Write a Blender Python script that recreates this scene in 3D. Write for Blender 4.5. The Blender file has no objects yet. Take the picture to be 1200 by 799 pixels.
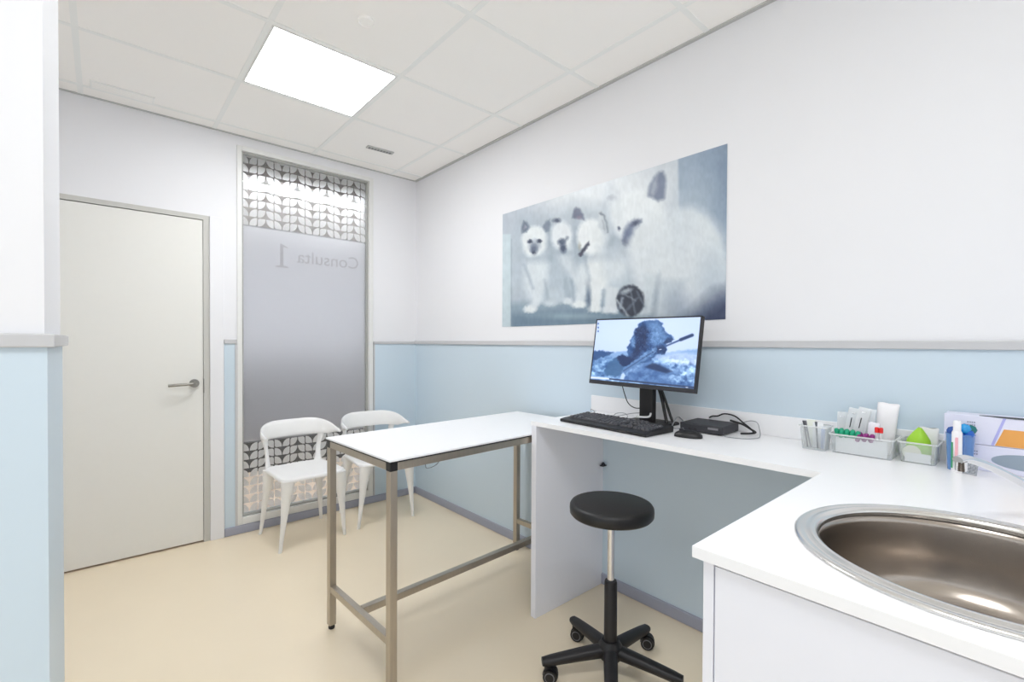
import bpy, bmesh, math, random
import numpy as np
from mathutils import Vector, Matrix

random.seed(7)
sc = bpy.context.scene
col = sc.collection
PI = math.pi

# ------------------------------------------------------------------ camera
def cam_axes(yaw, pitch, roll):
    cy, sy = math.cos(yaw), math.sin(yaw)
    f = Vector((sy * math.cos(pitch), cy * math.cos(pitch), math.sin(pitch)))
    r = Vector((cy, -sy, 0)); u = r.cross(f)
    c, s = math.cos(roll), math.sin(roll)
    return c * r + s * u, -s * r + c * u, f
CY, CP, CR = 0.7188, -0.0122, 0.0051
CAM = Vector((-1.9907, -3.5047, 1.27))
r_, u_, f_ = cam_axes(CY, CP, CR)
cd = bpy.data.cameras.new('camera')
cd.sensor_width = 36; cd.lens = 548.617 / 1200 * 36
cd.shift_y = 8.94 / 1200; cd.clip_start = 0.02
cam = bpy.data.objects.new('camera', cd); col.objects.link(cam)
m = Matrix.Identity(4)
for i in range(3):
    m[i][0], m[i][1], m[i][2], m[i][3] = r_[i], u_[i], -f_[i], CAM[i]
cam.matrix_world = m
sc.camera = cam

# ------------------------------------------------------------------ world, exposure
PANEL_EMIT = 7.9
CORRIDOR_EMIT = 10.5
WORLD = 0.47
w = bpy.data.worlds.new('world'); sc.world = w; w.use_nodes = True
bg = w.node_tree.nodes['Background']
bg.inputs[0].default_value = (0.90, 0.95, 1.0, 1); bg.inputs[1].default_value = WORLD
vs = sc.view_settings
sc.display_settings.display_device = 'sRGB'
vs.view_transform = 'Standard'; vs.look = 'None'; vs.gamma = 1.0; vs.use_curve_mapping = False
vs.exposure = 1.28
sc.cycles.max_bounces = 10; sc.cycles.diffuse_bounces = 8; sc.cycles.transparent_max_bounces = 16

# ------------------------------------------------------------------ materials
def lin(c):
    return tuple((v / 255 / 12.92) if v / 255 <= 0.04045 else ((v / 255 + 0.055) / 1.055) ** 2.4 for v in c)
MATS = {}
def mat(name, rgb, rough=0.5, metal=0.0, vary=0.03, scale=30, bump=0.0, coat=0.0, spec=0.5, stretch=None, emit=0.0, trans=0.0):
    if name in MATS: return MATS[name]
    m = bpy.data.materials.new(name); m.use_nodes = True
    nt = m.node_tree; b = nt.nodes['Principled BSDF']
    L = lin(rgb)
    tc = nt.nodes.new('ShaderNodeTexCoord')
    mp = nt.nodes.new('ShaderNodeMapping'); mp.inputs['Scale'].default_value = stretch or (1, 1, 1)
    nz = nt.nodes.new('ShaderNodeTexNoise'); nz.inputs['Scale'].default_value = scale; nz.inputs['Detail'].default_value = 3
    nt.links.new(tc.outputs['Object'], mp.inputs[0]); nt.links.new(mp.outputs[0], nz.inputs['Vector'])
    mx = nt.nodes.new('ShaderNodeMix'); mx.data_type = 'RGBA'
    mx.inputs[6].default_value = tuple(v * (1 - vary) for v in L) + (1,)
    mx.inputs[7].default_value = tuple(min(1, v * (1 + vary)) for v in L) + (1,)
    nt.links.new(nz.outputs['Fac'], mx.inputs[0]); nt.links.new(mx.outputs[2], b.inputs['Base Color'])
    b.inputs['Roughness'].default_value = rough; b.inputs['Metallic'].default_value = metal
    b.inputs['Specular IOR Level'].default_value = spec
    b.inputs['Coat Weight'].default_value = coat; b.inputs['Transmission Weight'].default_value = trans
    if bump:
        bp = nt.nodes.new('ShaderNodeBump'); bp.inputs['Strength'].default_value = bump; bp.inputs['Distance'].default_value = 0.002
        nt.links.new(nz.outputs['Fac'], bp.inputs['Height']); nt.links.new(bp.outputs[0], b.inputs['Normal'])
    if emit:
        b.inputs['Emission Color'].default_value = (0.96, 0.98, 1, 1); b.inputs['Emission Strength'].default_value = emit
    MATS[name] = m; return m

def clear(name, rgb, fac, rough=0.05):
    if name in MATS: return MATS[name]
    m = bpy.data.materials.new(name); m.use_nodes = True
    nt = m.node_tree; b = nt.nodes['Principled BSDF']; out = nt.nodes['Material Output']
    b.inputs['Base Color'].default_value = lin(rgb) + (1,); b.inputs['Roughness'].default_value = rough
    t = nt.nodes.new('ShaderNodeBsdfTransparent'); t.inputs[0].default_value = (0.97, 0.98, 0.98, 1)
    mx = nt.nodes.new('ShaderNodeMixShader')
    lw = nt.nodes.new('ShaderNodeLayerWeight'); lw.inputs[0].default_value = 0.25
    ma = nt.nodes.new('ShaderNodeMath'); ma.operation = 'MULTIPLY_ADD'; ma.use_clamp = True
    ma.inputs[1].default_value = 0.5; ma.inputs[2].default_value = fac
    nt.links.new(lw.outputs['Facing'], ma.inputs[0]); nt.links.new(ma.outputs[0], mx.inputs[0])
    nt.links.new(t.outputs[0], mx.inputs[1]); nt.links.new(b.outputs[0], mx.inputs[2])
    nt.links.new(mx.outputs[0], out.inputs[0])
    MATS[name] = m; return m

def frosted(name, rgb, mixfac, rough):
    m = bpy.data.materials.new(name); m.use_nodes = True
    nt = m.node_tree; out = nt.nodes['Material Output']; nt.nodes.remove(nt.nodes['Principled BSDF'])
    a = nt.nodes.new('ShaderNodeBsdfTranslucent'); a.inputs[0].default_value = lin(rgb) + (1,)
    d = nt.nodes.new('ShaderNodeBsdfDiffuse'); d.inputs[0].default_value = lin(rgb) + (1,)
    r = nt.nodes.new('ShaderNodeBsdfRefraction'); r.inputs[0].default_value = (0.95, 0.95, 0.97, 1)
    r.inputs['Roughness'].default_value = rough; r.inputs['IOR'].default_value = 1.35
    m1 = nt.nodes.new('ShaderNodeMixShader'); m1.inputs[0].default_value = 0.4
    nt.links.new(a.outputs[0], m1.inputs[1]); nt.links.new(d.outputs[0], m1.inputs[2])
    m2 = nt.nodes.new('ShaderNodeMixShader'); m2.inputs[0].default_value = mixfac
    nt.links.new(m1.outputs[0], m2.inputs[1]); nt.links.new(r.outputs[0], m2.inputs[2])
    nt.links.new(m2.outputs[0], out.inputs[0])
    MATS[name] = m; return m

def picture_mat(name, rough, emit=0.0):
    m = bpy.data.materials.new(name); m.use_nodes = True
    nt = m.node_tree; b = nt.nodes['Principled BSDF']
    a = nt.nodes.new('ShaderNodeAttribute'); a.attribute_name = 'Col'
    nt.links.new(a.outputs['Color'], b.inputs['Base Color']); b.inputs['Roughness'].default_value = rough
    if emit:
        b.inputs['Base Color'].default_value = (0.01, 0.01, 0.01, 1); nt.links.remove(b.inputs['Base Color'].links[0])
        nt.links.new(a.outputs['Color'], b.inputs['Emission Color']); b.inputs['Emission Strength'].default_value = emit
    return m

M_wall = mat('white_paint', (232, 232, 235), 0.6, vary=0.012, scale=3)
M_blue = mat('blue_wainscot', (202, 217, 228), 0.45, vary=0.012, scale=2)
M_rail = mat('grey_rail_plastic', (196, 196, 198), 0.4, vary=0.02)
M_base = mat('grey_lavender_vinyl', (160, 163, 178), 0.45, vary=0.03)
M_floor = mat('beige_vinyl', (240, 225, 199), 0.22, vary=0.02, scale=4, spec=0.4)
M_ceil = mat('ceiling_tile', (250, 248, 245), 0.9, vary=0.01, scale=200)
M_tbar = mat('ceiling_grid', (242, 243, 241), 0.6, vary=0.01)
M_trimgrey = mat('ceiling_edge_trim', (190, 190, 188), 0.6, vary=0.01)
M_door = mat('door_laminate', (230, 229, 224), 0.5, vary=0.01)
M_jamb = mat('door_jamb_grey', (196, 195, 190), 0.5, vary=0.02)
M_alu = mat('brushed_nickel', (150, 148, 142), 0.35, 0.9, vary=0.05)
M_frame = mat('window_frame_satin', (226, 226, 224), 0.4, vary=0.02)
M_framegrey = mat('window_frame_grey', (168, 168, 164), 0.4, vary=0.02)
M_white = mat('white_laminate', (243, 243, 245), 0.3, vary=0.006, scale=3)
M_carcass = mat('cabinet_white', (234, 235, 243), 0.35, vary=0.008, scale=3)
M_steel = mat('brushed_steel', (184, 175, 162), 0.33, 0.85, vary=0.10, scale=18, stretch=(6, 6, 0.6))
M_rim = mat('sink_rim_steel', (222, 220, 217), 0.2, 0.9, vary=0.04, scale=14)
M_sink = mat('sink_steel', (172, 163, 154), 0.22, 0.95, vary=0.10, scale=14, stretch=(1, 1, 5))
M_chrome = mat('chrome', (222, 222, 225), 0.16, 1.0, vary=0.02)
M_black = mat('black_plastic', (22, 20, 22), 0.45, vary=0.15)
M_leather = mat('black_vinyl_upholstery', (20, 20, 22), 0.42, vary=0.15, scale=120, bump=0.15)
M_core = mat('black_laminate_core', (25, 24, 24), 0.6)
M_chair = mat('white_polypropylene', (240, 239, 238), 0.4, vary=0.01)
M_rubber = mat('grey_rubber', (120, 120, 124), 0.6)
M_dark = mat('dark_grey_plastic', (44, 44, 50), 0.5, vary=0.1)
M_key = mat('key_plastic', (74, 74, 79), 0.5, vary=0.2)
M_slot = mat('dark_slot', (60, 60, 60), 0.7)
M_glass = clear('window_glass', (235, 240, 240), 0.04, 0.02)
M_clear = clear('clear_plastic', (232, 234, 235), 0.20, 0.08)
M_milky = clear('milky_plastic', (240, 240, 240), 0.55, 0.2)
M_bluecup = clear('blue_tinted_plastic', (120, 165, 225), 0.42, 0.1)
M_frost = frosted('frosted_film', (232, 232, 236), 0.80, 0.6)
M_petal = frosted('petal_film', (252, 250, 248), 0.5, 0.45)
M_letter = frosted('letter_film', (206, 202, 203), 0.5, 0.4)

# ------------------------------------------------------------------ mesh helpers
def box(bm, x0, x1, y0, y1, z0, z1, mi=0):
    vs_ = [bm.verts.new(p) for p in ((x0, y0, z0), (x1, y0, z0), (x1, y1, z0), (x0, y1, z0), (x0, y0, z1), (x1, y0, z1), (x1, y1, z1), (x0, y1, z1))]
    for f in ((3, 2, 1, 0), (4, 5, 6, 7), (0, 1, 5, 4), (1, 2, 6, 5), (2, 3, 7, 6), (3, 0, 4, 7)):
        fc = bm.faces.new([vs_[i] for i in f]); fc.material_index = mi
    return vs_
def loft(bm, rings, close=True, caps=True, mi=0):
    R = [[bm.verts.new(p) for p in ring] for ring in rings]
    n = len(R[0])
    for a, b in zip(R, R[1:]):
        for i in range(n if close else n - 1):
            j = (i + 1) % n
            try: bm.faces.new((a[i], a[j], b[j], b[i])).material_index = mi
            except ValueError: pass
    if caps and close:
        bm.faces.new(list(reversed(R[0]))).material_index = mi
        bm.faces.new(R[-1]).material_index = mi
    return R
def lathe(bm, prof, n=48, c=(0, 0, 0), mi=0, caps=True):
    rings = []
    for r, z in prof:
        r = max(r, 1e-5)
        rings.append([(c[0] + r * math.cos(2 * PI * i / n), c[1] + r * math.sin(2 * PI * i / n), c[2] + z) for i in range(n)])
    loft(bm, rings, mi=mi, caps=caps)
def spline(pts, n=10):
    P = [Vector(p) for p in pts]; P = [2 * P[0] - P[1]] + P + [2 * P[-1] - P[-2]]
    out = []
    for i in range(1, len(P) - 2):
        for k in range(n):
            t = k / n; a, b, c, d = P[i - 1:i + 3]
            out.append(0.5 * ((2 * b) + (c - a) * t + (2 * a - 5 * b + 4 * c - d) * t * t + (-a + 3 * b - 3 * c + d) * t ** 3))
    out.append(P[-2]); return out
def tube(bm, pts, r, n=10, mi=0, flat=None):
    P = [Vector(p) for p in pts]; rr = r if isinstance(r, (list, tuple)) else [r] * len(P)
    rings = []; prev = None
    for i, p in enumerate(P):
        t = (P[min(i + 1, len(P) - 1)] - P[max(i - 1, 0)]).normalized()
        if prev is None:
            a = t.orthogonal().normalized()
            if abs(t.z) < 0.9: a = Vector((0, 0, 1)).cross(t).normalized()
        else: a = (prev - prev.dot(t) * t).normalized()
        prev = a; b = t.cross(a)
        ring = []
        for k in range(n):
            q = 2 * PI * k / n
            ring.append(p + a * (rr[i] * math.cos(q)) + b * (rr[i] * math.sin(q) * (flat or 1)))
        rings.append(ring)
    loft(bm, rings, mi=mi)
def cyl(bm, p0, p1, r, n=24, mi=0, r1=None):
    tube(bm, [p0, p1], [r, r1 if r1 is not None else r], n, mi)

def obj(name, bm, mats, parent=None, smooth=False, bevel=0, seg=2, loc=None, angle=40):
    bmesh.ops.recalc_face_normals(bm, faces=bm.faces)
    me = bpy.data.meshes.new(name); bm.to_mesh(me); bm.free()
    for mm in (mats if isinstance(mats, (list, tuple)) else [mats]): me.materials.append(mm)
    o = bpy.data.objects.new(name, me); col.objects.link(o)
    if parent: o.parent = parent
    if loc: o.location = loc
    if bevel:
        b = o.modifiers.new('bevel', 'BEVEL'); b.width = bevel; b.segments = seg; b.limit_method = 'ANGLE'; b.angle_limit = math.radians(35)
    if smooth:
        for p in me.polygons: p.use_smooth = True
        me.set_sharp_from_angle(angle=math.radians(angle))
    return o
def tag(o, label, cat, group=None):
    o['label'] = label; o['category'] = cat
    if group: o['group'] = group
    return o
def empty(name, loc, label, cat, group=None, rz=0):
    o = bpy.data.objects.new(name, None); col.objects.link(o); o.location = loc; o.rotation_euler = (0, 0, rz)
    o.empty_display_size = 0.1
    return tag(o, label, cat, group)
def struct(name, bm, mats, **k):
    o = obj(name, bm, mats, **k)
    if not k.get('parent'): o['kind'] = 'structure'
    return o
def NB(): return bmesh.new()
def copy_tree(o, parent=None):
    c = o.copy(); col.objects.link(c); c.parent = parent
    for ch in list(o.children): copy_tree(ch, c)
    return c

# ------------------------------------------------------------------ room shell
Zc = 2.618
RAIL0, RAIL1 = 1.256, 1.284
bm = NB(); box(bm, -4.0, 0.6, -6.0, 0.0, -0.05, 0.0); struct('floor', bm, M_floor)
# right wall
bm = NB(); box(bm, 0.0, 0.12, -5.6, 0.12, 0, Zc + 0.1); struct('wall_right', bm, M_wall)
bm = NB(); box(bm, -0.004, 0, -5.6, 0.0, 0.05, RAIL0); o = struct('wainscot', bm, M_blue, parent=bpy.data.objects['wall_right'])
# back wall with the window opening and the door opening
WX0, WX1, WZ0, WZ1 = -1.325, -0.385, 0.058, 2.555
DX0, DX1, DZ1 = -2.345, -1.478, 2.062
bm = NB()
box(bm, WX1, 0.0, 0, 0.12, 0, Zc + 0.1)
box(bm, WX0, WX1, 0, 0.12, WZ1, Zc + 0.1)
box(bm, WX0, WX1, 0, 0.12, 0, WZ0)
box(bm, DX1, WX0, 0, 0.12, 0, Zc + 0.1)
box(bm, DX0, DX1, 0, 0.12, DZ1, Zc + 0.1)
box(bm, -2.7, DX0, 0, 0.12, 0, Zc + 0.1)
wb = struct('wall_back', bm, M_wall)
bm = NB(); box(bm, -0.372, -0.004, -0.004, 0, 0.05, RAIL0); box(bm, -1.398, -1.338, -0.004, 0, 0.05, RAIL0)
struct('wainscot', bm, M_blue, parent=wb)
bm = NB(); box(bm, -1.338, -1.325, -0.008, 0, 0.05, RAIL0 + 0.01); box(bm, -0.381, -0.370, -0.008, 0, 0.05, RAIL0 + 0.01)
struct('edge_strip', bm, M_rail, parent=wb)
# left: partition end close to the camera, wall behind it
bm = NB(); box(bm, -4.0, -2.08, -2.15, -1.67, 0, Zc + 0.1); box(bm, -2.7, -2.55, -1.67, 0, 0, Zc + 0.1)
wl = struct('wall_left', bm, M_wall)
bm = NB(); box(bm, -4.0, -2.076, -2.154, -1.668, 0.05, RAIL0); struct('wainscot', bm, M_blue, parent=wl)
# rails
def rail(name, bm): return struct(name, bm, M_rail, bevel=0.003)
bm = NB(); box(bm, -0.016, 0, -5.6, 0, RAIL0, RAIL1); rail('trim_1', bm)
bm = NB(); box(bm, -0.381, -0.016, -0.012, 0, RAIL0, RAIL1 - 0.006); rail('trim_2', bm)
bm = NB(); box(bm, -1.40, -1.325, -0.012, 0, RAIL0, RAIL1); rail('trim_3', bm)
bm = NB(); box(bm, -4.0, -2.064, -2.166, -1.656, RAIL0, RAIL1); rail('trim_4', bm)
# baseboards
bm = NB(); box(bm, -0.014, 0, -5.6, 0, 0, 0.058); struct('baseboard_right', bm, M_base, bevel=0.006)
bm = NB(); box(bm, -1.40, -0.014, -0.014, 0, 0, 0.056); struct('baseboard_back', bm, M_base, bevel=0.006)
bm = NB(); box(bm, -4.0, -2.068, -2.164, -1.66, 0, 0.058); struct('baseboard_left', bm, M_base, bevel=0.006)

# ceiling: tiles in a grid, one mesh
GX = [-3.89, -3.29, -2.67, -2.075, -1.452, -0.845, -0.235]
GY = [-0.128, -0.735, -1.330, -1.925, -2.52, -3.115, -3.71, -4.3, -4.9, -5.5]
xs = [-4.0] + GX + [0.0]; ys = [0.0] + GY + [-6.0]
LIGHTS = [(-1.452, -0.845, -1.330, -0.735), (-2.075, -1.452, -3.71, -3.115), (-2.67, -2.075, -4.3, -3.71), (-1.452, -0.845, -3.115 + 0, -3.115 + 0.595)]
LIGHTS = LIGHTS[:2]  # second panel is an added fill light, out of view, to even out brightness
bm = NB(); hb = 0.010
for i in range(len(xs) - 1):
    for j in range(len(ys) - 1):
        x0, x1, y1, y0 = xs[i], xs[i + 1], ys[j], ys[j + 1]
        if any(abs(x0 - L[0]) < .01 and abs(y0 - L[2]) < .01 for L in LIGHTS): continue
        box(bm, x0 + (hb if i else 0), x1 - (hb if i < len(xs) - 2 else 0), y0 + (hb if j < len(ys) - 2 else 0), y1 - (hb if j else 0), Zc + 0.003, Zc + 0.02)
box(bm, -4.0, 0.12, -6.0, 0.12, Zc + 0.06, Zc + 0.1)
ceil = struct('ceiling', bm, M_ceil)
bm = NB()
for x in GX: box(bm, x - 0.012, x + 0.012, -6.0, 0, Zc + 0.001, Zc + 0.03)
for y in GY: box(bm, -4.0, 0, y - 0.012, y + 0.012, Zc + 0.0005, Zc + 0.029)
struct('ceiling_grid', bm, M_tbar, parent=ceil)
bm = NB(); box(bm, -0.020, 0, -6, 0, Zc - 0.003, Zc + 0.03); struct('trim_5', bm, M_trimgrey)
bm = NB(); box(bm, -2.55, -0.020, -0.012, 0, Zc - 0.003, Zc + 0.03); struct('trim_6', bm, M_trimgrey)

# door
bm = NB(); box(bm, -2.345 + 0.0, -1.513, 0.002, 0.040, 0.010, 2.030); door = struct('door_1', bm, M_door, bevel=0.0015)
bm = NB(); box(bm, -1.511, -1.478, -0.003, 0.10, 0, 2.062); box(bm, -2.345, -1.511, -0.003, 0.10, 2.034, 2.062); struct('door_jamb', bm, M_jamb, parent=door)
bm = NB(); box(bm, -1.478, -1.402, -0.016, 0, 0, 2.062); struct('door_casing', bm, M_wall, parent=door, bevel=0.002)
bm = NB(); cyl(bm, (-1.560, 0.002, 1.008), (-1.560, -0.009, 1.008), 0.026, 32); cyl(bm, (-1.560, -0.009, 1.008), (-1.560, -0.050, 1.008), 0.010, 20)
tube(bm, spline([(-1.560, -0.048, 1.008), (-1.575, -0.056, 1.008), (-1.60, -0.058, 1.007), (-1.65, -0.057, 1.005), (-1.697, -0.055, 1.003)], 6), 0.0085, 14)
h = obj('door_handle', bm, M_alu, parent=door, smooth=True)
bm = NB(); box(bm, -1.5115, -1.5075, -0.006, 0.02, 0.945, 1.035); obj('strike_plate', bm, M_alu, parent=door)
bm = NB(); box(bm, -2.345, -1.478, 0.10, 0.118, 0, 2.062); obj('door_backing', bm, M_door, parent=door)

# window: frame, glass, films
bm = NB()
box(bm, WX0, WX0 + 0.028, -0.010, 0.10, WZ0, WZ1); box(bm, WX1 - 0.034, WX1, -0.010, 0.10, WZ0, WZ1)
box(bm, WX0 + 0.028, WX1 - 0.034, -0.010, 0.10, WZ1 - 0.030, WZ1); box(bm, WX0 + 0.028, WX1 - 0.034, -0.010, 0.10, WZ0, WZ0 + 0.045)
win = struct('window_1', bm, M_frame, bevel=0.002)
gx0, gx1, gz0, gz1 = WX0 + 0.028, WX1 - 0.034, WZ0 + 0.045, WZ1 - 0.030
bm = NB()
t = 0.012
box(bm, gx0, gx0 + t, 0.012, 0.055, gz0, gz1); box(bm, gx1 - t, gx1, 0.012, 0.055, gz0, gz1)
box(bm, gx0 + t, gx1 - t, 0.012, 0.055, gz1 - t, gz1); box(bm, gx0 + t, gx1 - t, 0.012, 0.055, gz0, gz0 + t)
obj('glazing_bead', bm, M_framegrey, parent=win)
bm = NB(); box(bm, gx0, gx1, 0.030, 0.038, gz0, gz1); obj('glass_pane', bm, M_glass, parent=win)
FY0, FY1 = 0.0402, 0.0406
bm = NB(); box(bm, gx0, gx1, FY0, FY1, 0.595, 2.045); obj('frosted_film', bm, M_frost, parent=win)
def petals(z0, rows, cols=17, x0=gx0, x1=gx1, h=0.0587, phase=1):
    bm = NB(); cw = (x1 - x0) / cols; g = 0.0028
    for i in range(cols):
        slash = ((i + phase) % 4) in (2, 3)          # '/' leaves, else '\' leaves
        for j in range(rows):
            a0, a1 = x0 + i * cw + g, x0 + (i + 1) * cw - g; b0, b1 = z0 + j * h + g, z0 + (j + 1) * h - g
            W, H = a1 - a0, b1 - b0; pts = []
            n = 7
            up = ((i + phase) % 4) in (1, 2)             # which corner is the wide round one
            e1, e2 = (0.92, 0.30) if up else (0.30, 0.92)
            def q(u, v): return (a0 + (1 - u if slash else u) * W, b0 + v * H)
            pts.append(q(0, 1))
            for k in range(0, n + 1):                     # top-right corner of the leaf
                t_ = k / n * PI / 2; pts.append(q((1 - e1) + e1 * math.sin(t_), (1 - e1) + e1 * math.cos(t_)))
            pts.append(q(1, 0))
            for k in range(0, n + 1):                     # bottom-left corner of the leaf
                t_ = k / n * PI / 2; pts.append(q(e2 - e2 * math.sin(t_), e2 - e2 * math.cos(t_)))
            if slash: pts.reverse()
            lo = [bm.verts.new((p[0], FY0, p[1])) for p in pts]; hi = [bm.verts.new((p[0], FY1, p[1])) for p in pts]
            bm.faces.new(lo); bm.faces.new(list(reversed(hi)))
            for k in range(len(lo)):
                l = (k + 1) % len(lo); bm.faces.new((lo[k], hi[k], hi[l], lo[l]))
    return bm
obj('petal_film', petals(2.052, 8), M_petal, parent=win)
obj('petal_film', petals(0.118, 8), M_petal, parent=win)

# lettering on the corridor side, read from outside: Consulta 1
def text_mesh(name, s, matl, parent, x_left, width, z_base, y):
    cu = bpy.data.curves.new('t', 'FONT'); cu.body = s; cu.size = 1; cu.extrude = 0
    tmp = bpy.data.objects.new('t', cu); col.objects.link(tmp)
    bpy.context.view_layer.update()
    dg = bpy.context.evaluated_depsgraph_get()
    me = bpy.data.meshes.new_from_object(tmp.evaluated_get(dg))
    bpy.data.objects.remove(tmp)
    X = [v.co.x for v in me.vertices]; k = width / (max(X) - min(X)); x0 = min(X)
    for v in me.vertices: v.co = Vector((x_left - (v.co.x - x0) * k, y, z_base + v.co.y * k))
    me.materials.clear(); me.materials.append(matl)
    o = bpy.data.objects.new(name, me); col.objects.link(o); o.parent = parent
    md = o.modifiers.new('t', 'SOLIDIFY'); md.thickness = 0.0006
    return o
text_mesh('lettering', 'Consulta', M_letter, win, -0.487, 0.452, 1.838, 0.0391)
bm = NB()
prof = [(0.0, 0.0), (0.085, 0.0), (0.085, 0.010), (0.055, 0.016), (0.055, 0.168), (0.048, 0.168), (0.003, 0.146), (0.003, 0.139), (0.033, 0.146), (0.033, 0.016), (0.0, 0.010)]
a = [bm.verts.new((-0.997 - px, 0.0388, 1.790 + pz)) for px, pz in prof]; b = [bm.verts.new((-0.997 - px, 0.0394, 1.790 + pz)) for px, pz in prof]
bm.faces.new(a); bm.faces.new(list(reversed(b)))
for k in range(len(a)):
    l = (k + 1) % len(a); bm.faces.new((a[k], b[k], b[l], a[l]))
obj('lettering', bm, M_letter, parent=win)

# corridor behind the window
M_cfloor = mat('corridor_floor_tile', (222, 202, 182), 0.4, vary=0.04, scale=9)
M_cwall = mat('corridor_wall_paint', (214, 214, 218), 0.7, vary=0.02, scale=3)
M_cceil = mat('corridor_ceiling_paint', (214, 210, 206), 0.8, vary=0.03)
M_ccount = mat('corridor_counter_front', (112, 112, 118), 0.5, vary=0.04)
M_cplinth = mat('corridor_plinth_dark', (46, 42, 42), 0.6, vary=0.1)
bm = NB(); box(bm, -3.2, 1.6, 0.0, 2.9, -0.05, 0.0); struct('floor_corridor', bm, M_cfloor)
bm = NB(); box(bm, -3.2, 1.6, 2.6, 2.7, 0.0, 2.75); struct('wall_corridor', bm, M_cwall)
bm = NB(); box(bm, -3.2, 1.6, 0.12, 2.7, 2.62, 2.70); struct('ceiling_corridor', bm, M_cceil)
bm = NB(); box(bm, -3.2, 1.6, 0.125, 0.40, 2.50, 2.618); struct('trim_7', bm, mat('corridor_soffit_taupe', (96, 86, 82), 0.8))
bm = NB(); box(bm, -3.3, -3.2, 0.12, 2.7, 0, 2.7); struct('wall_corridor_left', bm, M_cwall)
bm = NB(); box(bm, 1.6, 1.7, 0.12, 2.7, 0, 2.7); struct('wall_corridor_right', bm, M_cwall)
ct = empty('reception_counter', (-0.2, 1.75, 0), 'grey counter with a dark plinth seen blurred through the frosted window', 'counter')
bm = NB(); box(bm, -1.6, 1.6, -0.18, 0.35, 0.29, 1.08); obj('front_panel', bm, M_ccount, ct, bevel=0.004)
bm = NB(); box(bm, -1.62, 1.62, -0.20, 0.37, 1.08, 1.11); obj('counter_top', bm, M_white, ct, bevel=0.004)
bm = NB(); box(bm, -1.6, 1.6, -0.17, 0.33, 0, 0.29); obj('plinth', bm, M_cplinth, ct)
ll = empty('linear_ceiling_light', (-0.4, 0.93, 2.6), 'long bright strip light on the corridor ceiling behind the window top', 'light')
bm = NB(); box(bm, -1.9, 1.9, -0.09, 0.09, -0.008, 0.0); obj('diffuser', bm, mat('corridor_light', (255, 255, 255), emit=CORRIDOR_EMIT), ll)
bm = NB()
for s in (-1, 1): box(bm, -1.9, 1.9, s * 0.10 - 0.01, s * 0.10 + 0.01, -0.014, 0.02)
obj('frame', bm, M_frame, ll)

# ------------------------------------------------------------------ ceiling fittings
M_emit = mat('led_panel_diffuser', (255, 255, 255), emit=PANEL_EMIT)
labels = ['square LED ceiling panel glowing white in front of the door and window', 'added fill light, unseen square LED panel directly above the viewpoint', 'square LED ceiling panel behind the camera, farther left']
for L, lab in zip(LIGHTS, labels):
    cx, cy = (L[0] + L[1]) / 2, (L[2] + L[3]) / 2; hx, hy = (L[1] - L[0]) / 2, (L[3] - L[2]) / 2
    e = empty('ceiling_light', (cx, cy, Zc), lab, 'light', 'square LED ceiling panels')
    bm = NB(); box(bm, -hx + 0.022, hx - 0.022, -hy + 0.022, hy - 0.022, 0.001, 0.012); obj('diffuser', bm, M_emit, e)
    bm = NB()
    box(bm, -hx + 0.012, -hx + 0.022, -hy + 0.012, hy - 0.012, -0.001, 0.02); box(bm, hx - 0.022, hx - 0.012, -hy + 0.012, hy - 0.012, -0.001, 0.02)
    box(bm, -hx + 0.022, hx - 0.022, -hy + 0.012, -hy + 0.022, -0.001, 0.02); box(bm, -hx + 0.022, hx - 0.022, hy - 0.022, hy - 0.012, -0.001, 0.02)
    obj('frame', bm, M_frame, e)
bm = NB(); lathe(bm, [(0, 0.004), (0.034, 0.004), (0.034, -0.006), (0.031, -0.008), (0.028, -0.004), (0.0, -0.004)], 40)
o = obj('smoke_detector', bm, M_ceil, loc=(-1.151, -1.603, Zc + 0.001), smooth=True); tag(o, 'small round white detector disc on the ceiling tile', 'detector')
e = empty('ceiling_vent', (-0.52, -0.41, Zc), 'small narrow grey slotted vent in the ceiling near the corner', 'vent', rz=math.radians(-3))
bm = NB(); box(bm, -0.095, 0.095, -0.022, 0.022, -0.006, 0.003); obj('frame', bm, M_trimgrey, e, bevel=0.002)
bm = NB()
for k in range(8): box(bm, -0.084 + k * 0.0212, -0.070 + k * 0.0212, -0.012, 0.012, -0.0075, -0.005)
obj('grille', bm, mat('vent_grey', (120, 120, 120), 0.6), e)
e = empty('ceiling_vent', (-1.90, -0.185, Zc), 'long pale rectangular vent in the ceiling above the door', 'vent')
bm = NB(); box(bm, -0.135, 0.135, -0.045, 0.045, -0.004, 0.003); obj('frame', bm, M_tbar, e, bevel=0.002)
bm = NB()
for k in range(4): box(bm, -0.125, 0.125, -0.034 + k * 0.019, -0.024 + k * 0.019, -0.0055, -0.003)
obj('grille', bm, M_ceil, e)

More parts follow.
